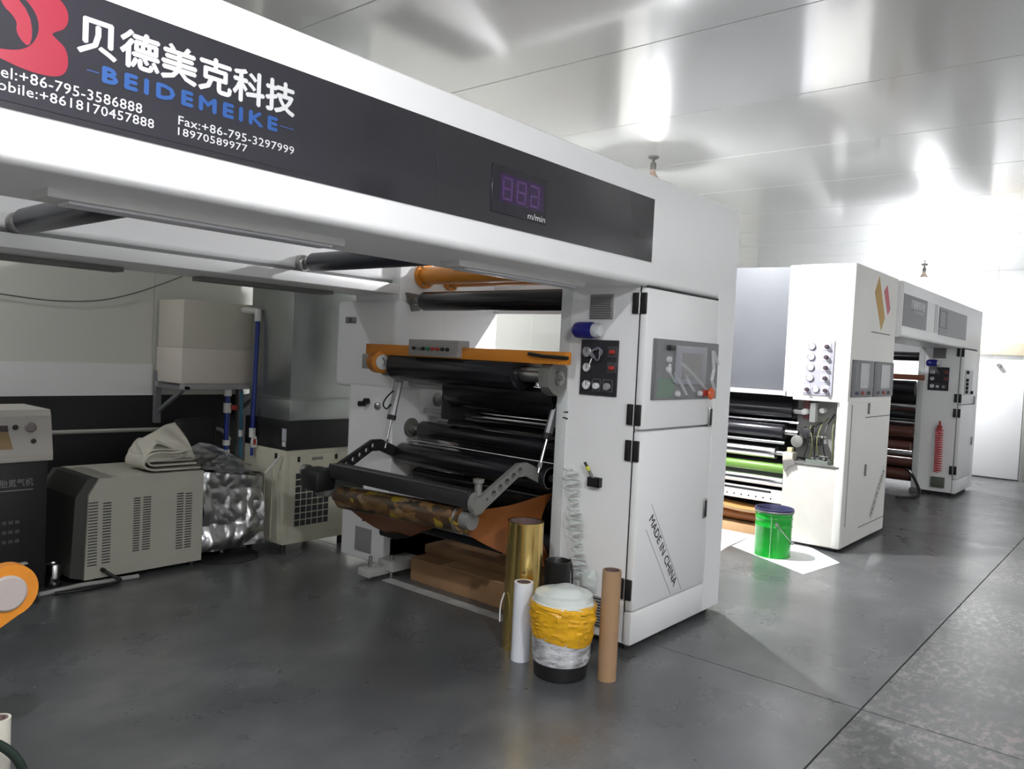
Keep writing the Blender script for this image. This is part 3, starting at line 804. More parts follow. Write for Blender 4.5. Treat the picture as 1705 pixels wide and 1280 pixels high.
# perforated arms
def arm(y, m, th=0.028):
    prof = [(-.03, -.02), (-.015, -.055), (.04, -.045), (.33, .115), (.40, .115), (.545, .055), (.58, .03), (.58, .12), (.54, .135), (.41, .19), (.335, .19), (.03, .035), (-.015, .03)]
    o = Vector((3.02, y, 0.755))
    me = bmesh.new()
    top = [me.verts.new(o + X_ * p[0] + Z_ * p[1]) for p in prof]
    holes = []
    dirv = Vector((.305, 0, .153)).normalized()
    for k in range(6):
        c = o + X_ * .075 + Z_ * .012 + dirv * (0.06 * k) + Z_ * 0.005
        rr = 0.011 if k == 0 else 0.019
        holes.append([me.verts.new(c + X_ * rr * math.cos(a) + Z_ * rr * math.sin(a)) for a in [2 * PI * i / 12 for i in range(12)]])
    edges = []
    for loop in [top] + holes:
        edges += [me.edges.new((a, b)) for a, b in zip(loop, loop[1:] + loop[:1])]
    bmesh.ops.triangle_fill(me, use_beauty=True, use_dissolve=False, edges=edges)
    r = bmesh.ops.extrude_face_region(me, geom=me.faces[:])
    for g in r['geom']:
        if isinstance(g, bmesh.types.BMVert):
            g.co.y += th
    return G().bmadd(me).build('perforated_arm', m, m1, smooth=30)
arm(2.735, GREYA)
arm(3.99, BLACKS)
bx('arm_cross_bar', BLACKS, m1, 3.00, 3.10, 2.78, 3.99, 0.725, 0.815, bev=0.012, label='flat black bar between the arms')
bx('arm_cross_bar_edge', STEEL, m1, 2.995, 3.005, 2.80, 3.97, 0.812, 0.820)
cy('arm_clamp_disc', GREYA, m1, (3.05, 2.775, 0.755), (3.05, 2.75, 0.755), 0.062)
cy('arm_clamp_screw', GREYM, m1, (3.05, 2.76, 0.80), (3.05, 2.76, 0.875), 0.020)
cy('arm_clamp_head', GREYM, m1, (3.05, 2.76, 0.865), (3.05, 2.76, 0.885), 0.030, seg=8)
cy('arm_pivot', GREYA, m1, (3.60, 2.70, 0.845), (3.60, 2.80, 0.845), 0.062)
cy('arm_pivot_bolt', STEEL, m1, (3.60, 2.70, 0.845), (3.60, 2.66, 0.845), 0.022, seg=6)
G().box(2.90, 3.06, 3.97, 4.15, 0.64, 0.78, .03).build('drive_gearbox', BLACKP, m1, smooth=40)
G().box(2.98, 3.30, 3.99, 4.10, 0.60, 0.70, .02).build('drive_bracket', GREYA, m1, smooth=40)
cy('drive_motor_cap', STEEL, m1, (2.95, 4.16, 0.755), (2.95, 4.12, 0.755), 0.04)
# pneumatic cylinders
for (y, xt, xb2, lab) in ((2.715, 3.66, 3.50, 'n'), (3.99, 3.56, 3.46, 'f')):
    zt, zb2 = 1.325, 0.885
    pt, pb = Vector((xt, y, zt)), Vector((xb2, y, zb2))
    d = (pb - pt).normalized()
    L = (pb - pt).length
    c0 = G().cyl(pt, pt + d * L * .50, 0.026, seg=8).build('pneumatic_cylinder', mat('cylinder_aluminium', (0.55, 0.55, 0.57), 0.30, 0.9), m1, smooth=20)
    cy('cylinder_cap', BLACKP, c0, pt + d * L * .50, pt + d * L * .57, 0.030, seg=8)
    cy('piston_rod', CHROME, c0, pt + d * L * .56, pb, 0.008, seg=12)
    cy('rod_nut', STEEL, c0, pb - d * .06, pb - d * .03, 0.013, seg=6)
    cy('cylinder_head', GREYM, c0, pt - d * 0.04, pt + d * .01, 0.024, seg=8)
    s = 1 if lab == 'f' else -1
    for (za, zb3) in ((.02, .12), (.40, .15)) if lab == 'n' else ((.05, .3),):
        if lab == 'n':
            G().tube([pt + d * (L * za), pt + d * (L * za) + Vector((.01, -.04, -.03)), (3.55, 2.60, 1.24 if za < .1 else 1.215), (3.553, 2.565, 1.243 if za < .1 else 1.205)], 0.0055, 6, 3).build('air_hose', BLACKP, c0, smooth=60)
        else:
            G().tube([pt + d * .04, pt + Vector((-.06, .03, -.08)), pt + Vector((-.11, .04, -.15)), pt + Vector((-.07, .03, -.19)), pt + Vector((-.06, .0, -.13)), pt + d * L * .52], 0.0055, 6, 3).build('air_hose', BLACKP, c0, smooth=60)
# clear guard plate inside
G().box(3.80, 3.805, 3.80, 4.03, 1.10, 1.32).build('clear_guard', CLEAR, m1)
# bottom shafts
cy('unwind_shaft', BLACKR, m1, (3.46, 2.92, 0.42), (3.46, 3.86, 0.42), 0.035, label='black shaft near the floor')
cy('unwind_shaft_rail', STEEL, m1, (3.425, 2.93, 0.452), (3.425, 3.70, 0.452), 0.007)
G().box(3.42, 3.60, 3.80, 3.98, 0.30, 0.50, .02).build('shaft_bearing', BLACKS, m1, smooth=40)
cy('idler_shaft', BLACKR, m1, (3.72, 2.66, 0.70), (3.72, 3.95, 0.70), 0.04)
cy('idler_shaft_end', STEEL, m1, (3.66, 2.63, 0.70), (3.66, 2.71, 0.70), 0.022)
bx('tie_beam', BLACKS, m1, 4.12, 4.32, 2.62, 4.07, 0.06, 0.16)

# film roll hanging below the arms, with its loose web
fr = thing('film_roll', 'brown patterned film roll under the black arm bar with loose brown web', 'film roll', (3.06, 3.4, 0.58))
G().cyl((3.06, 2.86, 0.648), (3.06, 3.90, 0.612), 0.072, seg=28).build('wound_film', CAMO, fr, smooth=40)
cy('core', CORE, fr, (3.06, 2.80, 0.650), (3.06, 3.97, 0.610), 0.038)
cy('end_collar', STEEL, fr, (3.06, 2.885, 0.647), (3.06, 2.875, 0.647), 0.078)
cy('chuck', mat('white_grey_chuck', (0.17, 0.17, 0.165), 0.5), fr, (3.06, 2.86, 0.650), (3.06, 2.80, 0.652), 0.05)
def flapR(u, v):
    a = Vector((2.99, 2.86, 0.69)).lerp(Vector((3.66, 2.715, 0.755)), u)
    b2 = Vector((3.03, 2.90, 0.61)).lerp(Vector((3.68, 2.69, 0.30)), u)
    p = a.lerp(b2, v)
    p.z -= 0.05 * math.sin(PI * u) * (1 - v) * .3 + 0.035 * math.sin(PI * u) * v
    p.y += 0.10 * math.sin(PI * v) * u + 0.01 * math.sin(9 * u)
    return p
G().grid(flapR, 24, 12).build('loose_web', PAPERB, fr, smooth=60, label='loose orange-brown web')
def flapL(u, v):
    a = Vector((3.08, 3.92, 0.56)).lerp(Vector((3.10, 3.20, 0.585)), u)
    b2 = Vector((3.60, 3.90, 0.27)).lerp(Vector((3.30, 3.25, 0.52)), u)
    p = a.lerp(b2, v)
    p.z -= 0.04 * math.sin(PI * v) * (1 - u)
    return p
G().grid(flapL, 20, 14).build('loose_web', PAPERB, fr, smooth=60)

# long carton on the floor under the machine
ct = thing('long_carton', 'long flat brown carton lying on the floor under the nearest machine', 'box', (3.8, 3.4, 0))
bx('carton_body', CARD, ct, 3.60, 4.05, 2.75, 3.84, 0.0, 0.155, bev=0.004)
bx('carton_lid', CARDL, ct, 3.595, 3.74, 2.80, 3.55, 0.155, 0.163, bev=0.002)
bx('carton_flap', CARD, ct, 3.74, 4.04, 2.78, 3.86, 0.155, 0.22, bev=0.01)
tape = tag(G().box(3.44, 3.52, 2.75, 3.95, 0.0, 0.002).build('floor_tape', mat('white_floor_tape', (0.34, 0.34, 0.33), 0.6, var=0.25, vscale=7), None), 'strip of worn white tape on the floor along the nearest machine', 'tape')

# ================================================================== THINGS STANDING BY THE NEAREST MACHINE
def open_tube(name, c, r, h, th, m_out, m_in, label, cat, lean=(0, 0)):
    t = thing(name, label, cat, (c[0], c[1], 0))
    ax = Vector((lean[0], lean[1], 1)).normalized()
    G().lathe((c[0], c[1], 0), [(r - th, 0.0), (r, 0.0), (r, h), (r - th, h)], 36, ax).build('outer_layer', m_out, t, smooth=40)
    G().lathe((c[0], c[1], 0), [(r - th, h - .001), (r - th - .006, h), (r - th - .006, .01), (0, .01)], 36, ax).build('core', m_in, t, smooth=40)
    return t
open_tube('cardboard_tube', (3.20, 2.0), 0.046, 0.535, 0.008, TUBE, CORE, 'brown cardboard tube standing upright in front of the nearest machine', 'tube')
open_tube('white_film_roll', (3.08, 2.445), 0.049, 0.400, 0.012, FILMW, CORE, 'thin white film roll standing between gold roll and wrapped bucket', 'film roll')
gr = open_tube('gold_film_roll', (3.215, 2.56), 0.097, 0.675, 0.012, GOLD, CORE, 'tall shiny gold film roll standing behind the white film roll', 'film roll')
G().grid(lambda u, v: Vector((3.215 + (0.099 + .02 * u) * math.cos(3.35 + .35 * u), 2.56 + (0.099 + .02 * u) * math.sin(3.35 + .35 * u) , 0.02 + (0.655) * v)), 6, 20).build('loose_end', GOLD, gr, smooth=60)
G().tube([(3.115, 2.60, .30), (3.085, 2.60, .24), (3.07, 2.585, .16)], 0.004, 6, 2).build('tie_string', PVCW, gr)
# black canister
bc = thing('black_canister', 'tall black plastic canister tucked between gold roll and machine tower', 'canister', (3.405, 2.475, 0))
G().lathe((3.405, 2.475, 0), [(0, 0), (.062, 0), (.072, .43), (.074, .445), (.066, .45), (.060, .44), (.05, .02), (0, .02)], 28).build('canister_body', BLACKP, bc, smooth=40)
G().tube([(3.44, 2.42, .46), (3.455, 2.41, .40), (3.46, 2.41, .2)], .005, 6, 2).build('canister_cord', BLACKP, bc, smooth=50)
# marker pen in the pocket
pn = thing('marker_pen', 'black and yellow marker pen stuck in the small black pocket', 'pen', (3.53, 2.36, 0.87))
pa, pb = Vector((3.537, 2.345, 0.875)), Vector((3.51, 2.405, 0.985))
G().cyl(pa, pa.lerp(pb, .6), 0.009, seg=12).build('pen_barrel', GREYM, pn, smooth=40)
G().cyl(pa.lerp(pb, .6), pa.lerp(pb, .8), 0.0095, seg=12).build('pen_band', YELP, pn, smooth=40)
G().cyl(pa.lerp(pb, .8), pb, 0.0085, .007, seg=12).build('pen_cap', BLACKP, pn, smooth=40)
# wrapped bucket
bk = thing('wrapped_bucket', 'white bucket wrapped in yellow tape and clear plastic with black base', 'bucket', (3.09, 2.20, 0))
bxy = (3.09, 2.20)
def wob(prof, name, m, amp, sc, seed, seg=64, rows=14):
    g = G()
    def fn(u, v):
        k = v * (len(prof) - 1)
        i = min(int(k), len(prof) - 2)
        t = k - i
        r = prof[i][0] * (1 - t) + prof[i + 1][0] * t
        z = prof[i][1] * (1 - t) + prof[i + 1][1] * t
        a = 2 * PI * u
        q = Vector((math.cos(a) * sc, math.sin(a) * sc, z * sc * 14 + seed))
        edge = min(1, v * 5, (1 - v) * 5)
        dz = 0.035 * math.sin(a * 2 + seed) * (1 if v > .5 else .4) if name == 'yellow_wrap' else 0
        rr = r + amp * (abs(noise.noise(q)) + .6 * abs(noise.noise(q * 2.7))) * (0.3 + .7 * edge)
        return (bxy[0] + rr * math.cos(a), bxy[1] + rr * math.sin(a), z + (dz * (1 - v) if name == 'yellow_wrap' else 0))
    g.grid(fn, seg, rows)
    return g.build(name, m, bk, smooth=30)
G().lathe((*bxy, 0), [(0, 0.012), (.118, 0.012), (.128, .02), (.150, .30), (.153, .34), (.140, .40), (.05, .418), (0, .42)], 48).build('bucket_body', BUCKW, bk, smooth=45)
wob([(.129, .004), (.136, .09)], 'black_base', BLACKP, 0.003, 3, 1.0, rows=4)
wob([(.136, .075), (.138, .11), (.143, .20), (.146, .225)], 'printed_wrap', WRAP, 0.010, 5, 4.0)
wob([(.146, .185), (.150, .24), (.156, .30), (.157, .345), (.150, .365)], 'yellow_wrap', YELT, 0.017, 4, 8.0, rows=24)
def lidw(u, v):
    a = 2 * PI * u
    r = 0.156 * (1 - v) ** .6
    z = 0.355 + 0.075 * (1 - (1 - v) ** 2.2) + 0.012 * noise.noise((math.cos(a) * 2 * (1 - v), math.sin(a) * 2 * (1 - v), 2.0))
    return (bxy[0] + r * math.cos(a), bxy[1] + r * math.sin(a), z)
G().grid(lidw, 48, 14).build('plastic_cover', mat('milky_plastic_cover', (0.60, 0.65, 0.63), 0.22, bump=0.3, bscale=14), bk, smooth=60)

# ================================================================== COATING MACHINE (middle)
CX, CX2, CY, CH = 6.84, 8.16, 2.05, 2.455
m2 = thing('coating_machine', 'middle white coating machine with ochre and rose stripe marks beside green pail', 'machine', (7.4, 2.9, 0))
up = G().box(CX, CX2, CY, 2.52, 1.275, CH, 0.006, 1).build('upper_cabinet', WHITE2, m2, smooth=40)
G().box(CX + .04, CX2, CY, 2.15, 0.03, 1.28, 0.006, 1).box(CX + .55, CX2, CY + .03, 2.56, 0.03, 1.30, .004, 1).build('frame_column', WHITE2, m2, smooth=40)
G().box(CX, CX + .58, 2.075, 2.565, 0.03, 0.715, 0.008, 1).build('lower_cabinet', mat('stained_enamel', (0.60, 0.57, 0.53), 0.45, var=0.10, vscale=2.2), m2, smooth=40)
bx('front_column', WHITE2, m2, CX - .004, CX + .09, CY - .003, 2.12, 0.03, 1.30, bev=0.015)
bx('lower_cabinet_top', mat('oily_steel_top', (0.16, 0.16, 0.15), 0.4, 0.3, var=0.2, vscale=9), m2, CX - .01, CX + .55, 2.09, 2.57, 0.715, 0.73, bev=.003)
bx('plinth', SEAM, m2, CX + .06, CX2 - .04, CY + .06, 2.5, 0, 0.04)
# hood
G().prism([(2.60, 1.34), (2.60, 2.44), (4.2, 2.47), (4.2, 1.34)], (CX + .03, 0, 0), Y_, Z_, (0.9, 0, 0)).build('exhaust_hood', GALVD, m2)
G().prism([(CX, 1.30), (CX, 2.45), (CX + .03, 2.45), (CX + .03, 1.30)], (0, 2.52, 0), X_, Z_, (0, 0.085, 0)).build('hood_edge_strip', mat('pale_strip', (0.62, 0.62, 0.66), 0.4), m2)
bx('hood_lip', mat('hood_lip_grey', (0.40, 0.40, 0.39), 0.5), m2, CX - .02, CX + .2, 2.58, 4.2, 1.305, 1.345)
# gauge board on the bright side
gb = bx('gauge_board', mat('board_lilac_grey', (0.33, 0.32, 0.38), 0.4), m2, CX - .010, CX, 2.185, 2.43, 1.325, 1.80, bev=.003, seg=1)
for k, z in enumerate((1.745, 1.655, 1.565, 1.475)):
    pressure_gauge(gb, CX - .010, 2.375, z, 0.031)
    cy('dial', GLASSY, gb, (CX - .019, 2.375, z), (CX - .021, 2.375, z), .027)
    bx('regulator_plate', mat('light_plate', (0.5, 0.5, 0.54), 0.4), gb, CX - .014, CX - .01, 2.215, 2.285, z - .03, z + .03)
    G().lathe((CX - .014, 2.245, z), [(0, .035), (.014, .035), (.019, .025), (.019, 0)], 14, (-1, 0, 0)).build('regulator_knob', mat('plum_knob', (0.06, 0.035, 0.05), 0.4), gb, smooth=40)
for k, yy in enumerate((2.40, 2.32, 2.245)):
    if k == 1:
        pressure_gauge(gb, CX - .010, yy, 1.378, .029)
        cy('dial', GLASSY, gb, (CX - .019, yy, 1.378), (CX - .021, yy, 1.378), .025)
    else:
        bx('regulator_plate', mat('light_plate', (0, 0, 0)), gb, CX - .014, CX - .01, yy - .032, yy + .032, 1.345, 1.41)
        G().lathe((CX - .014, yy - .008, 1.372), [(0, .035), (.014, .035), (.018, .025), (.018, 0)], 14, (-1, 0, 0)).build('regulator_knob', mat('plum_knob', (0, 0, 0)), gb, smooth=40)
# front face: stripes, panels, seams, handles
fy = CY - .0005
def para(pts, name, m, par):
    return G().prism(pts, (0, fy, 0), X_, Z_, (0, -.001, 0)).build(name, m, par)
para([(7.40, 2.26), (7.515, 2.415), (7.765, 2.05), (7.665, 1.93)], 'ochre_stripe', GOLDINK, up)
para([(7.685, 2.295), (7.785, 2.36), (7.925, 2.15), (7.85, 2.085)], 'rose_stripe', PINKINK, up)
for (x0_, x1_) in ((6.885, 7.47), (7.52, 8.145)):
    cp = bx('operator_panel', GREYP, m2, x0_, x1_, CY - .012, CY, 1.325, 1.645, bev=.003, seg=1)
    bx('panel_window', mat('panel_window_pale', (0.42, 0.42, 0.43), 0.25), cp, x0_ + .2, x1_ - .14, CY - .018, CY - .011, 1.40, 1.62, bev=.003, seg=1)
    for q in range(3):
        cy('panel_button', (NAVY, REDP, BLACKP)[q], cp, (x0_ + .12 + q * .17, CY - .012, 1.36), (x0_ + .12 + q * .17, CY - .03, 1.36), .016, seg=14)
    s2 = CY - .012
    G().grid(lambda u, v: (x0_ + .04 + (x1_ - x0_ - .06) * u, s2 - .010 - .03 * (abs(noise.noise((u * 4 + x0_, v * 2, 5))) + .3) * math.sin(PI * u) ** .5, 1.335 + .3 * v), 22, 14).build('protective_film', CLEAR, cp, smooth=25)
bx('seam', SEAM, up, 7.37, 7.97, CY - .002, CY + .002, 1.902, 1.909)
bx('seam', SEAM, m2, 7.36, CX2, CY - .002, CY + .002, 1.137, 1.143)
bx('seam', INKG, m2, 6.955, 6.96, CY - .0045, CY + .002, 0.21, 1.26)
bx('seam', SEAM, m2, 7.35, CX2, CY - .002, CY + .002, 0.150, 0.155)
bx('handle', GREYM, m2, 7.42, 7.45, CY - .012, CY, 1.17, 1.27, bev=.003)
bx('handle', GREYM, m2, 7.43, 7.46, CY - .012, CY, 0.61, 0.715, bev=.003)
u = Vector((8.15 - 7.70, 0, 0.66 - 0.17)).normalized()
text('made_in_china', 'MADE IN CHINA', INKK, m2, (7.72, fy, 0.19), u, Vector((-u.z, 0, u.x)), w=0.55, h=0.05, thick=.001)
for off in (-.02, .065):
    a = Vector((7.72, fy - .0006, 0.19)) + Vector((-u.z, 0, u.x)) * off
    b2 = a + u * .56
    nrm = Vector((-u.z, 0, u.x)) * .004
    G().add([a, b2, b2 + nrm, a + nrm], [(0, 1, 2, 3)]).build('lettering_rule', INKK, m2)
# rollers of the middle machine
def roll2(name, m, x, z, r, ya=2.64, yb=4.1, parent=None):
    q = G().cyl((x, ya, z), (x, yb, z), r, seg=28, bev=.006).build(name, m, parent or m2, smooth=35)
    cy('shaft', STEEL, q, (x, ya - .12, z), (x, ya + .01, z), r * .4, seg=14)
    return q
roll2('black_roller', BLACKR, 7.02, 1.165, 0.075, 2.56)
cy('tie_rod', CHROME, m2, (6.98, 2.5, 1.062), (6.98, 4.1, 1.062), .012)
roll2('black_roller', BLACKR, 6.98, 0.97, 0.07, 2.62)
cy('tie_rod', STEEL, m2, (6.93, 2.6, .875), (6.93, 4.1, .875), .014)
roll2('chrome_roller', CHROME, 6.97, 0.775, 0.058, 2.68)
roll2('green_roller', GREENR, 6.98, 0.635, 0.045, 2.60)
cy('tie_rod', BLACKS, m2, (7.0, 2.58, .575), (7.0, 4.1, .575), .03)
roll2('chrome_roller', CHROME, 6.98, 0.515, 0.05, 2.60)
wbp = bx('slotted_bar', WHITE2, m2, 6.94, 7.0, 2.58, 4.1, 0.32, 0.435, bev=.004)
bx('bar_slot', INKK, wbp, 6.938, 6.942, 2.70, 4.0, 0.405, 0.425)
for k in range(14):
    cy('bar_hole', INKK, wbp, (6.9385, 2.70 + k * .07, .355), (6.941, 2.70 + k * .07, .355), .008, seg=10)
for (x, z, r) in ((7.5, .3, .1), (7.5, .6, .1), (7.5, .95, .1)):
    roll2('inner_roller', BLACKS, x, z, r)
bx('inner_guard_plate', BLACKS, m2, 7.65, 7.68, 2.6, 4.1, .1, 1.3)
bx('rear_frame', WHITE2, m2, CX + .1, CX2, 4.1, 4.55, 0, 2.45, bev=.01)
# mechanism in the open recess
bx('bearing_block', mat('block_cream', (0.50, 0.46, 0.40), 0.5), m2, 6.90, 7.02, 2.51, 2.60, 0.72, 0.80, bev=.006)
bx('bearing_block_cap', mat('block_brass', (0.42, 0.38, 0.24), 0.5), m2, 6.93, 6.99, 2.53, 2.575, 0.80, 0.84, bev=.004)
for (y0, z0, r, m) in ((2.50, .90, .055, GREYM), (2.42, .98, .05, BLACKS), (2.45, 1.17, .028, PVCW), (2.30, 1.19, .022, PVCW), (2.34, .92, .045, BLACKS)):
    cy('mechanism_wheel', m, m2, (6.95, y0, z0), (7.05, y0, z0), r, seg=20, bev=.006)
bx('mechanism_plate', mat('mechanism_grey', (0.22, 0.22, 0.21), 0.5), m2, 7.10, 7.14, 2.17, 2.56, .75, 1.27)
bx('mechanism_box', PVCW, m2, 7.0, 7.09, 2.37, 2.42, 1.08, 1.25, bev=.004)
bx('mechanism_rail', mat('maroon_rail', (0.10, 0.02, 0.02), 0.5), m2, 7.02, 7.09, 2.43, 2.48, 1.10, 1.27)
cy('mechanism_lever', GREYM, m2, (6.98, 2.25, .955), (6.98, 2.38, .955), .013, seg=10)
for k in range(6):
    y0 = 2.18 + k * .05
    G().tube([(7.08, y0, 1.2 - k * .04), (6.97, y0 + .03, 1.05), (6.93, y0 + .05 * math.sin(k), .9), (7.0, y0 + .02, .75)], .006, 6, 3).build('cable', BLACKP if k % 2 else mat('cable_olive', (0.12, 0.12, 0.05), 0.5), m2, smooth=60)

# things around the middle machine
tr = thing('tool_tray', 'shallow grey tray with loose metal tools on middle machine ledge', 'tray', (6.98, 2.30, .73))
G().box(6.90, 7.06, 2.20, 2.40, .731, .736).box(6.90, 6.905, 2.20, 2.40, .736, .76).box(7.055, 7.06, 2.20, 2.40, .736, .76).box(6.90, 7.06, 2.20, 2.205, .736, .76).box(6.90, 7.06, 2.395, 2.40, .736, .76).build('tray_pan', mat('tray_grey_green', (0.16, 0.18, 0.16), 0.4), tr)
for k in range(9):
    tt = thing('hand_tool', 'small loose steel tool piled in the grey tray', 'tool', (6.98, 2.3, .74), 'steel tools in the tray')
    a = random.uniform(0, PI)
    c = Vector((6.98 + random.uniform(-.035, .035), 2.30 + random.uniform(-.055, .055), .744 + k * .006))
    d = Vector((math.cos(a) * .5, math.sin(a), 0)).normalized() * random.uniform(.03, .055)
    G().cyl(c - d, c + d, .005, seg=8).cyl(c + d * .8, c + d * 1.15, .009, seg=6).build('tool_shank', CHROME, tt, smooth=40)
tag(G().prism([(0, 0), (.09, .02), (.11, -.02), (.05, -.05), (.02, -.10), (.0, -.05)], (6.812, 2.56, .735), (0, -1, 0), (0, 0, 1), (.01, 0, 0)).build('rag', mat('grey_rag', (0.17, 0.16, 0.15), 0.9), None), 'small grey rag hanging over the ledge of the middle machine', 'rag')
cdb = thing('cardboard_sheet', 'folded orange-brown cardboard sheet under the middle machine rollers', 'cardboard', (6.9, 3.0, .2))
G().grid(lambda u, v: (6.86 + .25 * v, 2.62 + 1.2 * u, .235 + .05 * abs(u - .25) * 1.4 + .01 * v), 14, 4).build('upper_fold', mat('kraft_bright', (0.50, 0.27, 0.09), 0.7), cdb)
G().grid(lambda u, v: (6.86 + .02 * v, 2.62 + 1.2 * u, .235 + .05 * abs(u - .25) * 1.4 - .03 * v), 14, 2).build('front_fold', CARDL, cdb)
kr = thing('kraft_roll', 'brown kraft paper roll lying under the middle machine', 'paper roll', (7.0, 3.2, 0.1))
G().cyl((7.02, 2.66, .155), (7.02, 4.0, .155), .05, seg=24).build('wound_paper', PAPERB, kr, smooth=40)
cy('core', CORE, kr, (7.02, 2.63, .155), (7.02, 4.03, .155), .022)
G().box(7.0, 7.04, 2.64, 2.66, 0, .16).box(7.0, 7.04, 4.0, 4.02, 0, .16).build('roll_cradle', BLACKS, kr)
tag(bx('flat_carton', CARDL, None, 6.93, 7.3, 2.67, 3.99, 0.0, 0.085, bev=.004), 'flat light brown carton on the floor under the middle machine', 'box')
# white sheets on the floor
for (pts, lab, z) in (([(5.93, 2.02), (6.52, 1.94), (7.2, 2.62), (7.2, 2.85), (6.35, 2.78)], 'white sheet on the floor under the green pail', .002),
                      ([(5.80, 2.72), (6.30, 2.80), (7.1, 2.84), (7.5, 3.6), (6.0, 3.5)], 'crumpled white sheet on the floor behind the green pail', .001)):
    tag(G().prism(pts, (0, 0, 0), X_, Y_, (0, 0, z)).build('floor_sheet', MATW, None), lab, 'sheet')
# green pail
gp = thing('green_pail', 'bright green metal pail standing on white sheet beside middle machine', 'pail', (6.32, 2.42, 0))
gx = (6.32, 2.42)
G().lathe((*gx, 0.003), [(0, 0), (.142, 0), (.145, .005), (.143, .012), (.146, .24), (.149, .246), (.149, .252), (.146, .258), (.147, .305), (.150, .311), (.150, .317), (.147, .323), (.148, .350), (.153, .356), (.153, .362)], 48).build('pail_body', GREEN, gp, smooth=30)
G().lathe((*gx, 0.003), [(.153, .362), (.156, .368), (.156, .392), (.150, .395), (.146, .388), (.145, .30), (0, .29)], 48).build('pail_lining', NAVY, gp, smooth=30)
G().lathe((*gx, 0.003), [(.157, .366), (.159, .372), (.157, .378)], 48).build('lid_band', STEEL, gp, smooth=60)
def pail_pt(a, r, z):
    return Vector((gx[0] + r * math.cos(a), gx[1] + r * math.sin(a), z))
av = math.atan2(-gx[1], -gx[0])
ea, eb = av + .15, av + .15 + PI
hp = []
for i in range(17):
    t = i / 16
    a = ea + (1.45) * t
    hp.append(pail_pt(a, .158, .285 - .17 * math.sin(t * PI / 2)))
G().tube(hp, .004, 6, 1).build('wire_handle', STEEL, gp, smooth=60)
for a, z in ((ea, .285), (ea + 1.45, .115)):
    cy('handle_lug', STEEL, gp, pail_pt(a, .145, z), pail_pt(a, .165, z), .014, seg=14)
G().prism([(-.0025, .012), (.0025, .012), (.0025, .34), (-.0025, .34)], pail_pt(av - .12, .1485, 0), Vector((-math.sin(av - .12), math.cos(av - .12), 0)), Z_, Vector((math.cos(av - .12), math.sin(av - .12), 0)) * .002).build('side_weld', mat('pale_green_weld', (0.30, 0.62, 0.32), 0.3), gp)

# ================================================================== FARTHEST MACHINE
FX, FX2, FY, FD, FH = 11.28, 12.30, 2.0, 2.52, 2.44
m3 = thing('laminating_machine', 'farthest white laminating machine with red coiled hose on its tower', 'machine', (11.7, 2.8, 0))
t3, b3 = gantry_front(m3, FX, FX2, FY, FD, FH, CX2 + .005, zb=1.90)
left_fittings(m3, FX, FY, detail=False)
p3 = bx('control_panel', mat('pale_panel', (0.50, 0.50, 0.50), 0.4), m3, FX + .07, FX + .55, FY - .014, FY - .004, 1.31, 1.63, bev=.003, seg=1)
for (dx, z) in ((.14, 1.60), (.14, 1.50), (.14, 1.45), (.14, 1.40), (.14, 1.35), (.48, 1.34)):
    cy('panel_button', BLACKP, p3, (FX + dx, FY - .014, z), (FX + dx, FY - .04, z), .022, seg=12)
bn = bx('grey_banner', mat('faded_banner', (0.15, 0.155, 0.16), 0.35), m3, 8.18, 9.13, FY - .004, FY + .001, 2.01, 2.32)
ys = FY - .0045
text('banner_title', '贝德美克科技', INKW, bn, (8.45, ys, 2.20), X_, Z_, w=.58, h=.085, thick=.004)
text('banner_name', 'BEIDEMEIKE', INKW, bn, (8.58, ys, 2.155), X_, Z_, w=.42, h=.03)
bx('banner_text_line', INKG, bn, 8.28, 9.06, ys - .0006, ys, 2.085, 2.097)
bx('banner_text_line', INKG, bn, 8.26, 9.04, ys - .0006, ys, 2.055, 2.067)
bx('white_inlay', mat('inlay_pale', (0.62, 0.62, 0.62), 0.3), m3, 9.13, 9.62, FY - .0035, FY + .001, 2.01, 2.32)
for k in range(2):
    bx('inlay_strip', GREYL, m3, 9.50 + k * .08, 9.53 + k * .08, FY - .0045, FY - .003, 2.01, 2.32)
gpn = bx('grey_inlay', GREYPANEL, m3, 9.70, 11.24, FY - .004, FY + .001, 2.0, 2.31)
g = G()
for q in ((9.72, 10.10, 2.08, 2.095), (9.72, 10.10, 2.265, 2.28), (9.72, 9.77, 2.08, 2.28), (10.05, 10.10, 2.08, 2.28)):
    g.box(q[0], q[1], FY - .006, FY - .0035, q[2], q[3])
g.build('display_bezel', mat('violet_grey_bezel', (0.13, 0.12, 0.17), 0.4), gpn)
# side: red hose, waste box
pts = []
for i in range(260):
    a = i * .45
    z = .86 - .56 * i / 259
    pts.append((FX - .05 + .03 * math.cos(a), FY + .22 - .01 * i / 259 + .045 * math.sin(a), z))
G().tube(pts, .006, 6).build('coiled_air_hose', HOSER, m3, smooth=60, label='red coiled plastic hose')
G().lathe((FX - .05, FY + .22, .86), [(0, .10), (.012, .10), (.014, .05), (.03, .04), (.03, -.02), (0, -.02)], 14).build('hose_fitting', REDP, m3, smooth=40)
bx('tool_pocket', mat('olive_pocket', (0.10, 0.11, 0.09), 0.5), m3, FX - .03, FX, FY + .13, FY + .29, .10, .235, bev=.005)
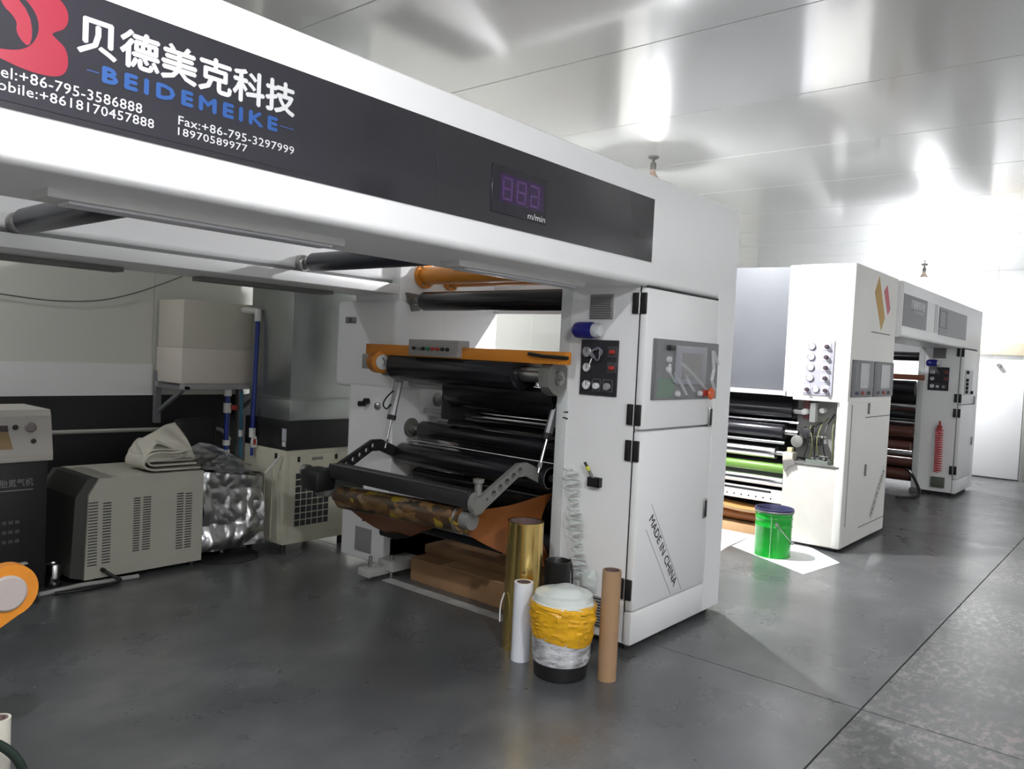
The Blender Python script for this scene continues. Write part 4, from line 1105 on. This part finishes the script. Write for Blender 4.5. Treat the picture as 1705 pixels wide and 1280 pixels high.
# rear frame and rollers
bx('rear_frame', WHITE, m3, FX + .05, FX2, 3.95, 4.4, 0, FH, bev=.01)
bx('rear_beam', WHITE, m3, CX2 + .005, FX2, 3.96, 4.39, 1.9, FH - .01, bev=.01)
bx('top_blocking_panel', WHITE, m3, FX + .56, FX + .60, FD - .02, 3.96, 1.83, FH - .02, bev=.004)  # panel added to keep the far bulb's light off the aisle floor
def roll3(name, m, x, z, r):
    return G().cyl((x, 2.53, z), (x, 3.94, z), r, seg=24, bev=.01).build(name, m, m3, smooth=35)
bx('orange_cross_bar', mat('brown_orange_bar', (0.22, 0.07, 0.03), 0.5), m3, FX - .14, FX - .10, 2.42, 3.97, 1.47, 1.54, bev=.004)
for (nm, m, x, z, r) in (('guide_roller', BLACKR, FX + .1, 1.78, .06), ('main_rubber_roller', BLACKR, FX - .03, 1.36, .1), ('backing_roller', BLACKR, FX + .2, 1.25, .14),
                         ('chrome_roller', CHROME, FX + .05, 1.12, .035), ('guide_roller', BLACKR, FX + .1, 1.0, .055), ('chrome_roller', CHROME, FX + .05, .90, .02), ('guide_roller', BROWNR, FX, .78, .07),
                         ('guide_roller', BROWNR, FX - .1, .60, .06), ('chrome_roller', STEEL, FX, .50, .035), ('guide_roller', BROWNR, FX + .05, .38, .06), ('inner_roller', BROWNR, FX + .3, .5, .12),
                         ('inner_roller', BLACKS, FX + .45, .85, .12), ('inner_roller', BROWNR, FX + .1, .2, .08)):
    roll3(nm, m, x, z, r)
bx('inner_guard_plate', BROWNR, m3, FX + .6, FX + .63, 2.54, 3.94, .1, 1.25)
G().tube([(FX - .12, 2.56, .30), (FX - .25, 2.45, .25), (FX - .45, 2.30, .05), (FX - .62, 2.32, .012), (FX - .8, 2.5, .012)], .02, 8, 3).build('floor_cable', BLACKP, m3, smooth=60)
G().box(FX - .12, FX + .1, 2.40, 2.52, .0, .06, .01).build('levelling_foot', GREYM, m3, smooth=40)

# ================================================================== BACK WALL EQUIPMENT
# beige ventilation cabinet
vc = thing('air_handling_cabinet', 'low beige sheet-metal cabinet with slotted vents by the dark wall', 'cabinet', (2.4, 5.3, 0))
VY = 5.03
prof = [(1.985, .035), (2.745, .035), (2.745, .655), (2.06, .66), (2.0, .56)]
G().prism(prof, (0, VY, 0), X_, Z_, (0, .60, 0)).build('cabinet_body', BEIGE, vc)
G().prism([(1.985, .035), (2.0, .56), (2.06, .66), (2.0, .66), (1.93, .55), (1.91, .06)], (0, VY + .02, 0), X_, Z_, (0, .56, 0)).build('end_cover', mat('dark_end_cover', (0.06, 0.06, 0.055), 0.5), vc)
def slots(x0, x1, z0, z1, n):
    for k in range(n):
        z = z0 + (z1 - z0) * k / (n - 1)
        bx('vent_slot', INKK, vc, x0, x1, VY - .003, VY + .002, z, z + .006)
for (xa, xb2, za, zb2) in ((2.0, 2.055, .12, .51), (2.085, 2.135, .125, .50), (2.275, 2.315, .17, .51), (2.335, 2.385, .17, .51), (2.56, 2.605, .14, .51), (2.62, 2.665, .14, .505)):
    slots(xa, xb2, za, zb2, 22)
cy('cable_gland', BLACKP, vc, (2.09, VY, .085), (2.09, VY - .03, .085), .014, seg=12)
G().tube([(2.09, VY - .03, .085), (2.13, VY - .06, .05), (2.2, VY - .08, .012), (1.95, VY - .10, .008), (1.80, VY - .06, .008)], .010, 8, 3).build('power_cable', BLACKP, vc, smooth=60)
for xx in (2.03, 2.70):
    for yy in (VY + .05, VY + .52):
        cy('foot', BLACKP, vc, (xx, yy, 0), (xx, yy, .04), .03, seg=12)
# foil cover over its neighbour
fc = thing('foil_cover', 'crinkled silver foil cover hanging over a low unit next to beige cabinet', 'cover', (2.98, 5.2, 0))
def crink(p, amp, sc, seed):
    q = Vector(p) * sc + Vector((seed, seed * .7, 0))
    n1 = 1 - 2 * abs(noise.noise(q))
    n2 = 1 - 2 * abs(noise.noise(q * 2.3 + Vector((5, 1, 2))))
    return amp * (n1 + .5 * n2)
def ff(u, v):
    x = 2.755 + .47 * u + .03 * (1 - v) * u
    z = .075 + .04 * math.sin(u * 5) * 0 + .515 * v + .05 * (1 - u) * (v)
    return (x, VY - .01 + crink((x, z * .8, 0), .038, 5.2, 1.3) , z - .02 * u * v)
G().grid(ff, 46, 44).build('front_drape', FOIL, fc, smooth=22)
def ft(u, v):
    x = 2.757 + .47 * u
    z = .635 + .13 * math.sin(PI * min(1, u * .9 + .1)) * v ** 1.3 - .06 * u * (1 - v)
    return (x, VY - .01 + .42 * v, z + crink((x, v * .6, .3), .022, 5, 4.0))
G().grid(ft, 36, 26).build('top_drape', FOIL, fc, smooth=22)
G().box(2.76, 3.20, VY + .05, VY + .43, .09, .56, .02).build('covered_unit', GREYP, fc, smooth=40)
cy('pedestal', STEEL, fc, (2.98, VY + .15, .02), (2.98, VY + .15, .10), .02)
G().lathe((2.98, VY + .10, 0), [(0, .02), (.2, .02), (.235, .008), (.235, 0)], 32).build('round_base', BLACKS, fc, smooth=40)
# folded cloth on the cabinet
cl = thing('folded_cloth', 'folded cream canvas cloth lying on top of the beige cabinet', 'cloth', (2.44, 5.25, .66))
def leaf(k, xr, zr, x_fold, rise, back):
    # one sheet folded at its left end: lower run, round fold, upper run rising to the right
    z0 = .671 + .026 * k
    path = [(xr, z0), (x_fold + .10, z0 + .002), (x_fold + .03, z0 + .006), (x_fold - .005, z0 + .045 + .008 * k),
            (x_fold + .012, z0 + .09 + .010 * k), (x_fold + .06, z0 + .125 + .008 * k), (x_fold + .17, z0 + .135 + rise * .5), (zr[0], zr[1])]
    for _ in range(3):
        q = [path[0]]
        for a, b in zip(path, path[1:]):
            q += [(a[0] * .75 + b[0] * .25, a[1] * .75 + b[1] * .25), (a[0] * .25 + b[0] * .75, a[1] * .25 + b[1] * .75)]
        path = q + [path[-1]]
    n = len(path) - 1
    def fn(u, v):
        p = path[round(v * n)]
        y = 5.06 + .03 * k + .28 * u + .02 * math.sin(5 * v + k) + back * max(0, v - .55)
        w = .016 * noise.noise((u * 3, v * 5, k * 3.1)) * math.sin(PI * v)
        return (p[0] + w, y, p[1] + w * 1.4 * (1 if v > .4 else 0))
    o = G().grid(fn, 16, n).build('cloth_leaf', CLOTH, cl, smooth=60)
    sol = o.modifiers.new('thickness', 'SOLIDIFY')
    sol.thickness = .011
    sol.offset = 0
leaf(0, 2.735, (2.66, .80), 2.355, -.04, .05)
def flap(u, v):
    A, B, C, D = Vector((2.345, 5.085, .73)), Vector((2.715, 5.10, .735)), Vector((2.665, 5.30, .965)), Vector((2.375, 5.24, .845))
    p = A.lerp(B, u).lerp(D.lerp(C, u), v)
    ang = math.atan2(v + .05, 1.12 - u)
    p.y += .022 * math.sin(ang * 11) * math.sin(PI * u) ** .6 - .045 * math.sin(PI * v)
    p.z += .02 * math.sin(PI * u) * v
    return p
fo = G().grid(flap, 26, 20).build('cloth_flap', CLOTH, cl, smooth=60)
fo.modifiers.new('thickness', 'SOLIDIFY').thickness = .008
leaf(1, 2.730, (2.69, .80), 2.375, -.06, .05)
leaf(2, 2.730, (2.71, .752), 2.41, -.13, 0)
# black padded case behind cloth
tag(G().box(2.79, 3.11, 5.50, 5.62, 0.0, .965, .05, 4).build('black_case', mat('black_case_fabric', (0.008, 0.008, 0.009), 0.7), None, smooth=50), 'tall black case with rounded corners standing behind the foil cover', 'case')
# nitrogen inflator
ni = thing('nitrogen_inflator', 'black cabinet with pale slanted control top and Chinese lettering', 'machine', (1.45, 5.3, 0))
NY = 5.03
bx('cabinet_body', mat('inflator_black', (0.016, 0.016, 0.018), 0.4), ni, 1.10, 1.765, NY, NY + .5, .05, .81, bev=.006)
G().prism([(0, .80), (0, .84), (.045, 1.06), (.06, 1.095), (.5, 1.095), (.5, .80)], (1.085, NY - .02, 0), Y_, Z_, (.70, 0, 0)).build('control_head', mat('inflator_pale', (0.40, 0.38, 0.345), 0.45), ni)
nrm = Vector((0, -.22, .045)).normalized()
def onhead(x, z):
    t = (z - .84) / .22
    return Vector((x, NY - .02 + .045 * t, z))
for (x, z, r, m) in ((1.672, .995, .030, mat('dim_gauge', (0.16, 0.14, 0.14), 0.3)), (1.594, .997, .015, BLACKP), (1.684, .915, .014, BLACKP)):
    p = onhead(x, z)
    G().lathe(p, [(0, .014), (r * .8, .014), (r, .008), (r, -.004)], 20, nrm).build('gauge' if r > .02 else 'knob', m, ni, smooth=40)
q0, q1 = onhead(1.30, .875), onhead(1.577, .96)
G().prism([(0, 0), (.277, 0), (.257, .10), (0, .10)], q0, X_, (onhead(0, 1) - onhead(0, .9)).normalized(), nrm * .004).build('display_window', mat('amber_window', (0.24, 0.16, 0.07), 0.25), ni)
q2 = onhead(1.30, .975)
G().prism([(0, 0), (.257, 0), (.255, .035), (0, .035)], q2, X_, (onhead(0, 1) - onhead(0, .9)).normalized(), nrm * .004).build('display_header', mat('brown_black', (0.03, 0.018, 0.015), 0.3), ni)
bx('head_trim', mat('inflator_pale', (0, 0, 0)), ni, 1.08, 1.775, NY - .03, NY + .02, .80, .825, bev=.004)
text('cabinet_title', '轮胎氮气机', INKG, ni, (1.475, NY - .0005, .655), X_, Z_, w=.215, h=.046, bold=.0)
bx('title_rule', INKG, ni, 1.3, 1.69, NY - .0012, NY + .001, .632, .637)
for k, z in enumerate((.44, .385, .33)):
    for j in range(4):
        bx('small_lettering_mark', mat('faint_print', (0.075, 0.08, 0.075), 0.5), ni, 1.502 + j * .033, 1.524 + j * .033, NY - .0012, NY + .001, z, z + .020)
G().box(1.60, 1.66, NY - .04, NY, .205, .212).box(1.625, 1.635, NY - .04, NY, .18, .206).build('valve_handle', PVCW, ni)
for xx in (1.16, 1.70):
    for yy in (NY + .06, NY + .44):
        cy('caster', BLACKP, ni, (xx, yy - .0, .0), (xx, yy, .055), .03, seg=14)
# metal can and floor pipe
mc = thing('metal_can', 'small shiny metal can on the floor beside the black cabinet', 'can', (1.86, 5.16, 0))
G().lathe((1.86, 5.16, .012), [(0, 0), (.042, 0), (.044, .01), (.044, .12), (.04, .125), (.038, .118), (0, .115)], 24).build('can_body', CHROME, mc, smooth=40)
G().lathe((1.86, 5.16, 0), [(0, 0), (.047, 0), (.047, .014), (0, .014)], 24).build('can_base', BLACKP, mc, smooth=40)
tag(G().tube([(1.72, 4.985, .014), (1.95, 5.02, .014), (2.30, 4.99, .014)], .014, 10).build('floor_pipe', mat('grey_floor_pipe', (0.38, 0.38, 0.37), 0.45), None, smooth=60), 'thin grey pipe lying on the floor in front of beige cabinet', 'pipe')
# chiller
ch = thing('water_chiller', 'beige water chiller with square grid grille under the galvanised duct', 'chiller', (3.6, 5.15, 0))
CYF = 4.90
bx('chiller_body', BEIGED, ch, 3.30, 3.90, CYF, 5.45, .07, .77, bev=.008)
grp = bx('grille_panel', BEIGED, ch, 3.335, 3.865, CYF - .008, CYF + .004, .12, .735, bev=.004)
for r_ in range(8):
    for c2 in range(6):
        bx('grille_hole', INKK, grp, 3.392 + c2 * .0515, 3.392 + c2 * .0515 + .043, CYF - .0095, CYF - .006, .20 + r_ * .0505, .20 + r_ * .0505 + .042, bev=.0)
bx('name_plate', mat('plate_dim', (0.20, 0.20, 0.18), 0.4), grp, 3.53, 3.63, CYF - .010, CYF - .007, .685, .708)
for xx in (3.40, 3.74):
    bx('panel_latch', BLACKP, grp, xx, xx + .022, CYF - .014, CYF - .007, .68, .72, bev=.003)
bx('side_latch', BLACKP, ch, 3.296, 3.302, 5.0, 5.03, .70, .74)
for xx in (3.34, 3.86):
    for yy in (CYF + .05, 5.40):
        cy('leg', BLACKS, ch, (xx, yy, 0), (xx, yy, .075), .022, seg=12)
for k in range(5):
    bx('body_rib', BEIGED, ch, 3.292, 3.302, 4.95 + k * .1, 4.962 + k * .1, .1, .62)
# galvanised duct with black collar
dc = thing('galvanised_duct', 'square galvanised sheet-metal duct with black collar rising above chiller', 'duct', (3.6, 5.2, .77))
bx('black_collar', mat('collar_black', (0.010, 0.010, 0.011), 0.45), dc, 3.30, 3.93, 4.885, 5.45, .772, .985, bev=.004)
bx('collar_sticker', LABELG, dc, 3.296, 3.301, 4.895, 4.945, .84, .93)
bx('collar_sticker', PVCW, dc, 3.296, 3.301, 4.90, 4.94, .80, .835)
bx('duct_section', GALV, dc, 3.325, 3.92, 4.90, 5.43, .985, 1.145, bev=.003)
bx('duct_section', GALV, dc, 3.320, 3.92, 4.895, 5.44, 1.15, 3.19, bev=.003)
bx('duct_flange', GALV, dc, 3.312, 3.93, 4.888, 5.45, 1.143, 1.153)
# water tank on its wall bracket
br = thing('wall_bracket', 'grey steel wall bracket carrying the water tank', 'bracket', (3.2, 5.7, 1.2))
for xx in (2.81, 3.50):
    g = G().box(xx, xx + .04, YB - .055, YB - .005, .90, 1.30).box(xx, xx + .04, 5.46, YB - .05, 1.175, 1.205)
    a, b2 = Vector((xx + .02, YB - .03, .98)), Vector((xx + .02, 5.52, 1.18))
    g.cyl(a, b2, .018, seg=4)
    g.build('bracket_arm', mat('bracket_grey', (0.17, 0.17, 0.18), 0.5), br)
bx('bracket_rail', mat('bracket_rail_grey', (0.33, 0.33, 0.33), 0.5), br, 2.80, 3.60, 5.46, 5.52, 1.185, 1.22)
bx('bracket_rail', mat('bracket_rail_grey', (0, 0, 0)), br, 2.80, 3.60, 5.86, 5.90, 1.185, 1.22)
tk = thing('water_tank', 'square translucent cream water tank on the wall bracket', 'tank', (3.2, 5.72, 1.22))
bx('filled_part', TANKW, tk, 2.815, 3.555, 5.525, 5.92, 1.221, 1.485, bev=.006)
bx('empty_part', TANK, tk, 2.82, 3.55, 5.53, 5.915, 1.485, 1.84, bev=.006)
cy('outlet', PVCW, tk, (3.40, 5.70, 1.221), (3.40, 5.70, 1.17), .02)
# pipes
def pipe(label, pts, m, fits, r=.018):
    t = thing('water_pipe', label, 'pipe', (pts[0][0], pts[0][1], min(p[2] for p in pts)))
    G().tube(pts, r, 12).build('pipe_run', m, t, smooth=60)
    for (p, q) in fits:
        cy('coupling', PVCW, t, p, q, r * 1.45, seg=14)
    return t
AX, AY = 3.185, 5.52
p1 = pipe('blue water pipe with red valve below the water tank', [(AX, AY, 1.17), (AX, AY, .655)], PIPEB,
          [((AX, AY, 1.18), (AX, AY, 1.13)), ((AX, AY, 1.075), (AX, AY, 1.0)), ((AX, AY, .79), (AX, AY, .75)), ((AX, AY, .715), (AX, AY, .675))], .020)
G().box(AX + .02, AX + .075, AY - .03, AY + .03, 1.02, 1.06, .008).build('valve_lever', REDP, p1, smooth=40)
pipe('thin teal water pipe between the two blue pipes', [(3.262, 5.45, 1.17), (3.268, 5.45, .66)], PIPET, [((3.265, 5.45, .87), (3.266, 5.45, .82))], .012)
LX, LY = 3.272, 5.30
p3_ = pipe('long blue water pipe with white elbow beside the tank', [(LX + .015, LY, 1.74), (LX, LY, .84)], PIPEB,
           [((LX + .015, LY, 1.80), (LX + .014, LY, 1.71)), ((LX + .015, LY, 1.785), (LX + .02, LY + .21, 1.795)), ((LX, LY, .90), (LX, LY, .83))], .017)
G().prism([(-.02, 0), (.02, 0), (.024, .045), (.016, .085), (-.016, .085), (-.024, .045)], (LX, LY - .02, .755), X_, Z_, (0, -.012, 0)).build('valve_handle', PVCW, p3_)
G().prism([(-.008, .02), (.008, .02), (.011, .045), (.008, .065), (-.008, .065), (-.011, .045)], (LX, LY - .033, .755), X_, Z_, (0, -.004, 0)).build('valve_mark', REDP, p3_)
cy('pipe_tail', PIPEB, p3_, (LX, LY, .83), (LX, LY, .69), .012)
# conduit along wainscot, hanging wire
tag(G().tube([(1.70, 5.90, .862), (3.28, 5.90, .845), (3.37, 5.89, .82), (3.42, 5.88, .74)], .016, 10, 2).build('wall_conduit', mat('conduit_grey', (0.36, 0.36, 0.33), 0.5), None, smooth=60), 'thin pale conduit running along the black wall panel', 'conduit')
tag(G().tube([(0.9, 5.93, 1.88), (1.79, 5.93, 1.785), (2.15, 5.93, 1.765), (2.52, 5.93, 1.815), (3.0, 5.93, 2.03), (3.2, 5.93, 2.15)], .004, 6, 3).build('hanging_wire', mat('wire_grey', (0.10, 0.10, 0.09), 0.6), None, smooth=60), 'thin dark wire sagging across the pale back wall', 'wire')
# small air hose lying toward the chiller
tag(G().tube([(3.20, 5.0, .60), (3.245, 4.97, .66), (3.283, 4.93, .735)], .009, 8, 2).build('white_hose', PVCW, None, smooth=60), 'short white hose between foil cover and chiller', 'hose')

# ================================================================== LEFT FOREGROUND
oa = thing('unwind_stand', 'orange rounded unwind arm with pale disc at the left edge', 'stand', (0.9, 3.05, 0))
OY = 3.0
arc = [(0.945 + .088 * math.cos(a), .655 + .092 * math.sin(a)) for a in [PI * (0.75 - 1.15 * i / 18) for i in range(19)]]
po = arc + [(0.86, .50), (0.72, .36), (0.55, .36), (0.55, .52), (0.80, .74)]
G().prism(po, (0, OY, 0), X_, Z_, (0, .05, 0)).build('arm_plate', ORANGE, oa)
G().lathe((0.935, OY, .65), [(0, .012), (.055, .012), (.062, .006), (.062, 0)], 32, (0, -1, 0)).build('end_disc', mat('pale_disc', (0.42, 0.37, 0.35), 0.5), oa, smooth=40)
bx('stand_post', ORANGE, oa, 0.45, 0.62, OY, OY + .12, 0, .5, bev=.008)
bx('stand_foot', BLACKS, oa, 0.35, 0.75, OY - .1, OY + .25, 0, .03, bev=.005)
wt = open_tube('white_core_tube', (0.675, 2.20), .026, .575, .006, mat('cream_tube', (0.50, 0.48, 0.42), 0.5), CORE, 'pale core tube standing at the lower left corner', 'tube')
tag(G().tube([(0.50, 2.10, .60), (0.62, 2.12, .575), (0.695, 2.12, .50), (0.72, 2.12, .40), (0.74, 2.12, .25), (0.76, 2.14, .02), (0.9, 2.2, .012)], .011, 8, 3).build('black_cable', mat('cable_dark_green', (0.012, 0.022, 0.016), 0.4), None, smooth=60), 'thick dark cable curving past the pale core tube', 'cable')

# emergency lamp on the wall behind the photographer (it mirrors in the banner)
el = thing('emergency_light', 'twin-head emergency lamp on the wall facing the nearest machine', 'lamp', (4.55, YF, 2.75))
bx('lamp_body', GSIGN, el, 4.38, 4.72, YF, YF + .06, 2.78, 2.92, bev=.006)
for xx in (4.45, 4.65):
    G().lathe((xx, YF + .05, 3.0), [(0, .03), (.05, .03), (.06, .02), (.05, -.02), (0, -.03)], 20, (0, 1, 0)).build('lamp_head', CHROME, el, smooth=40)
    cy('lamp_neck', BLACKP, el, (xx, YF + .03, 2.92), (xx, YF + .03, 2.96), .012)
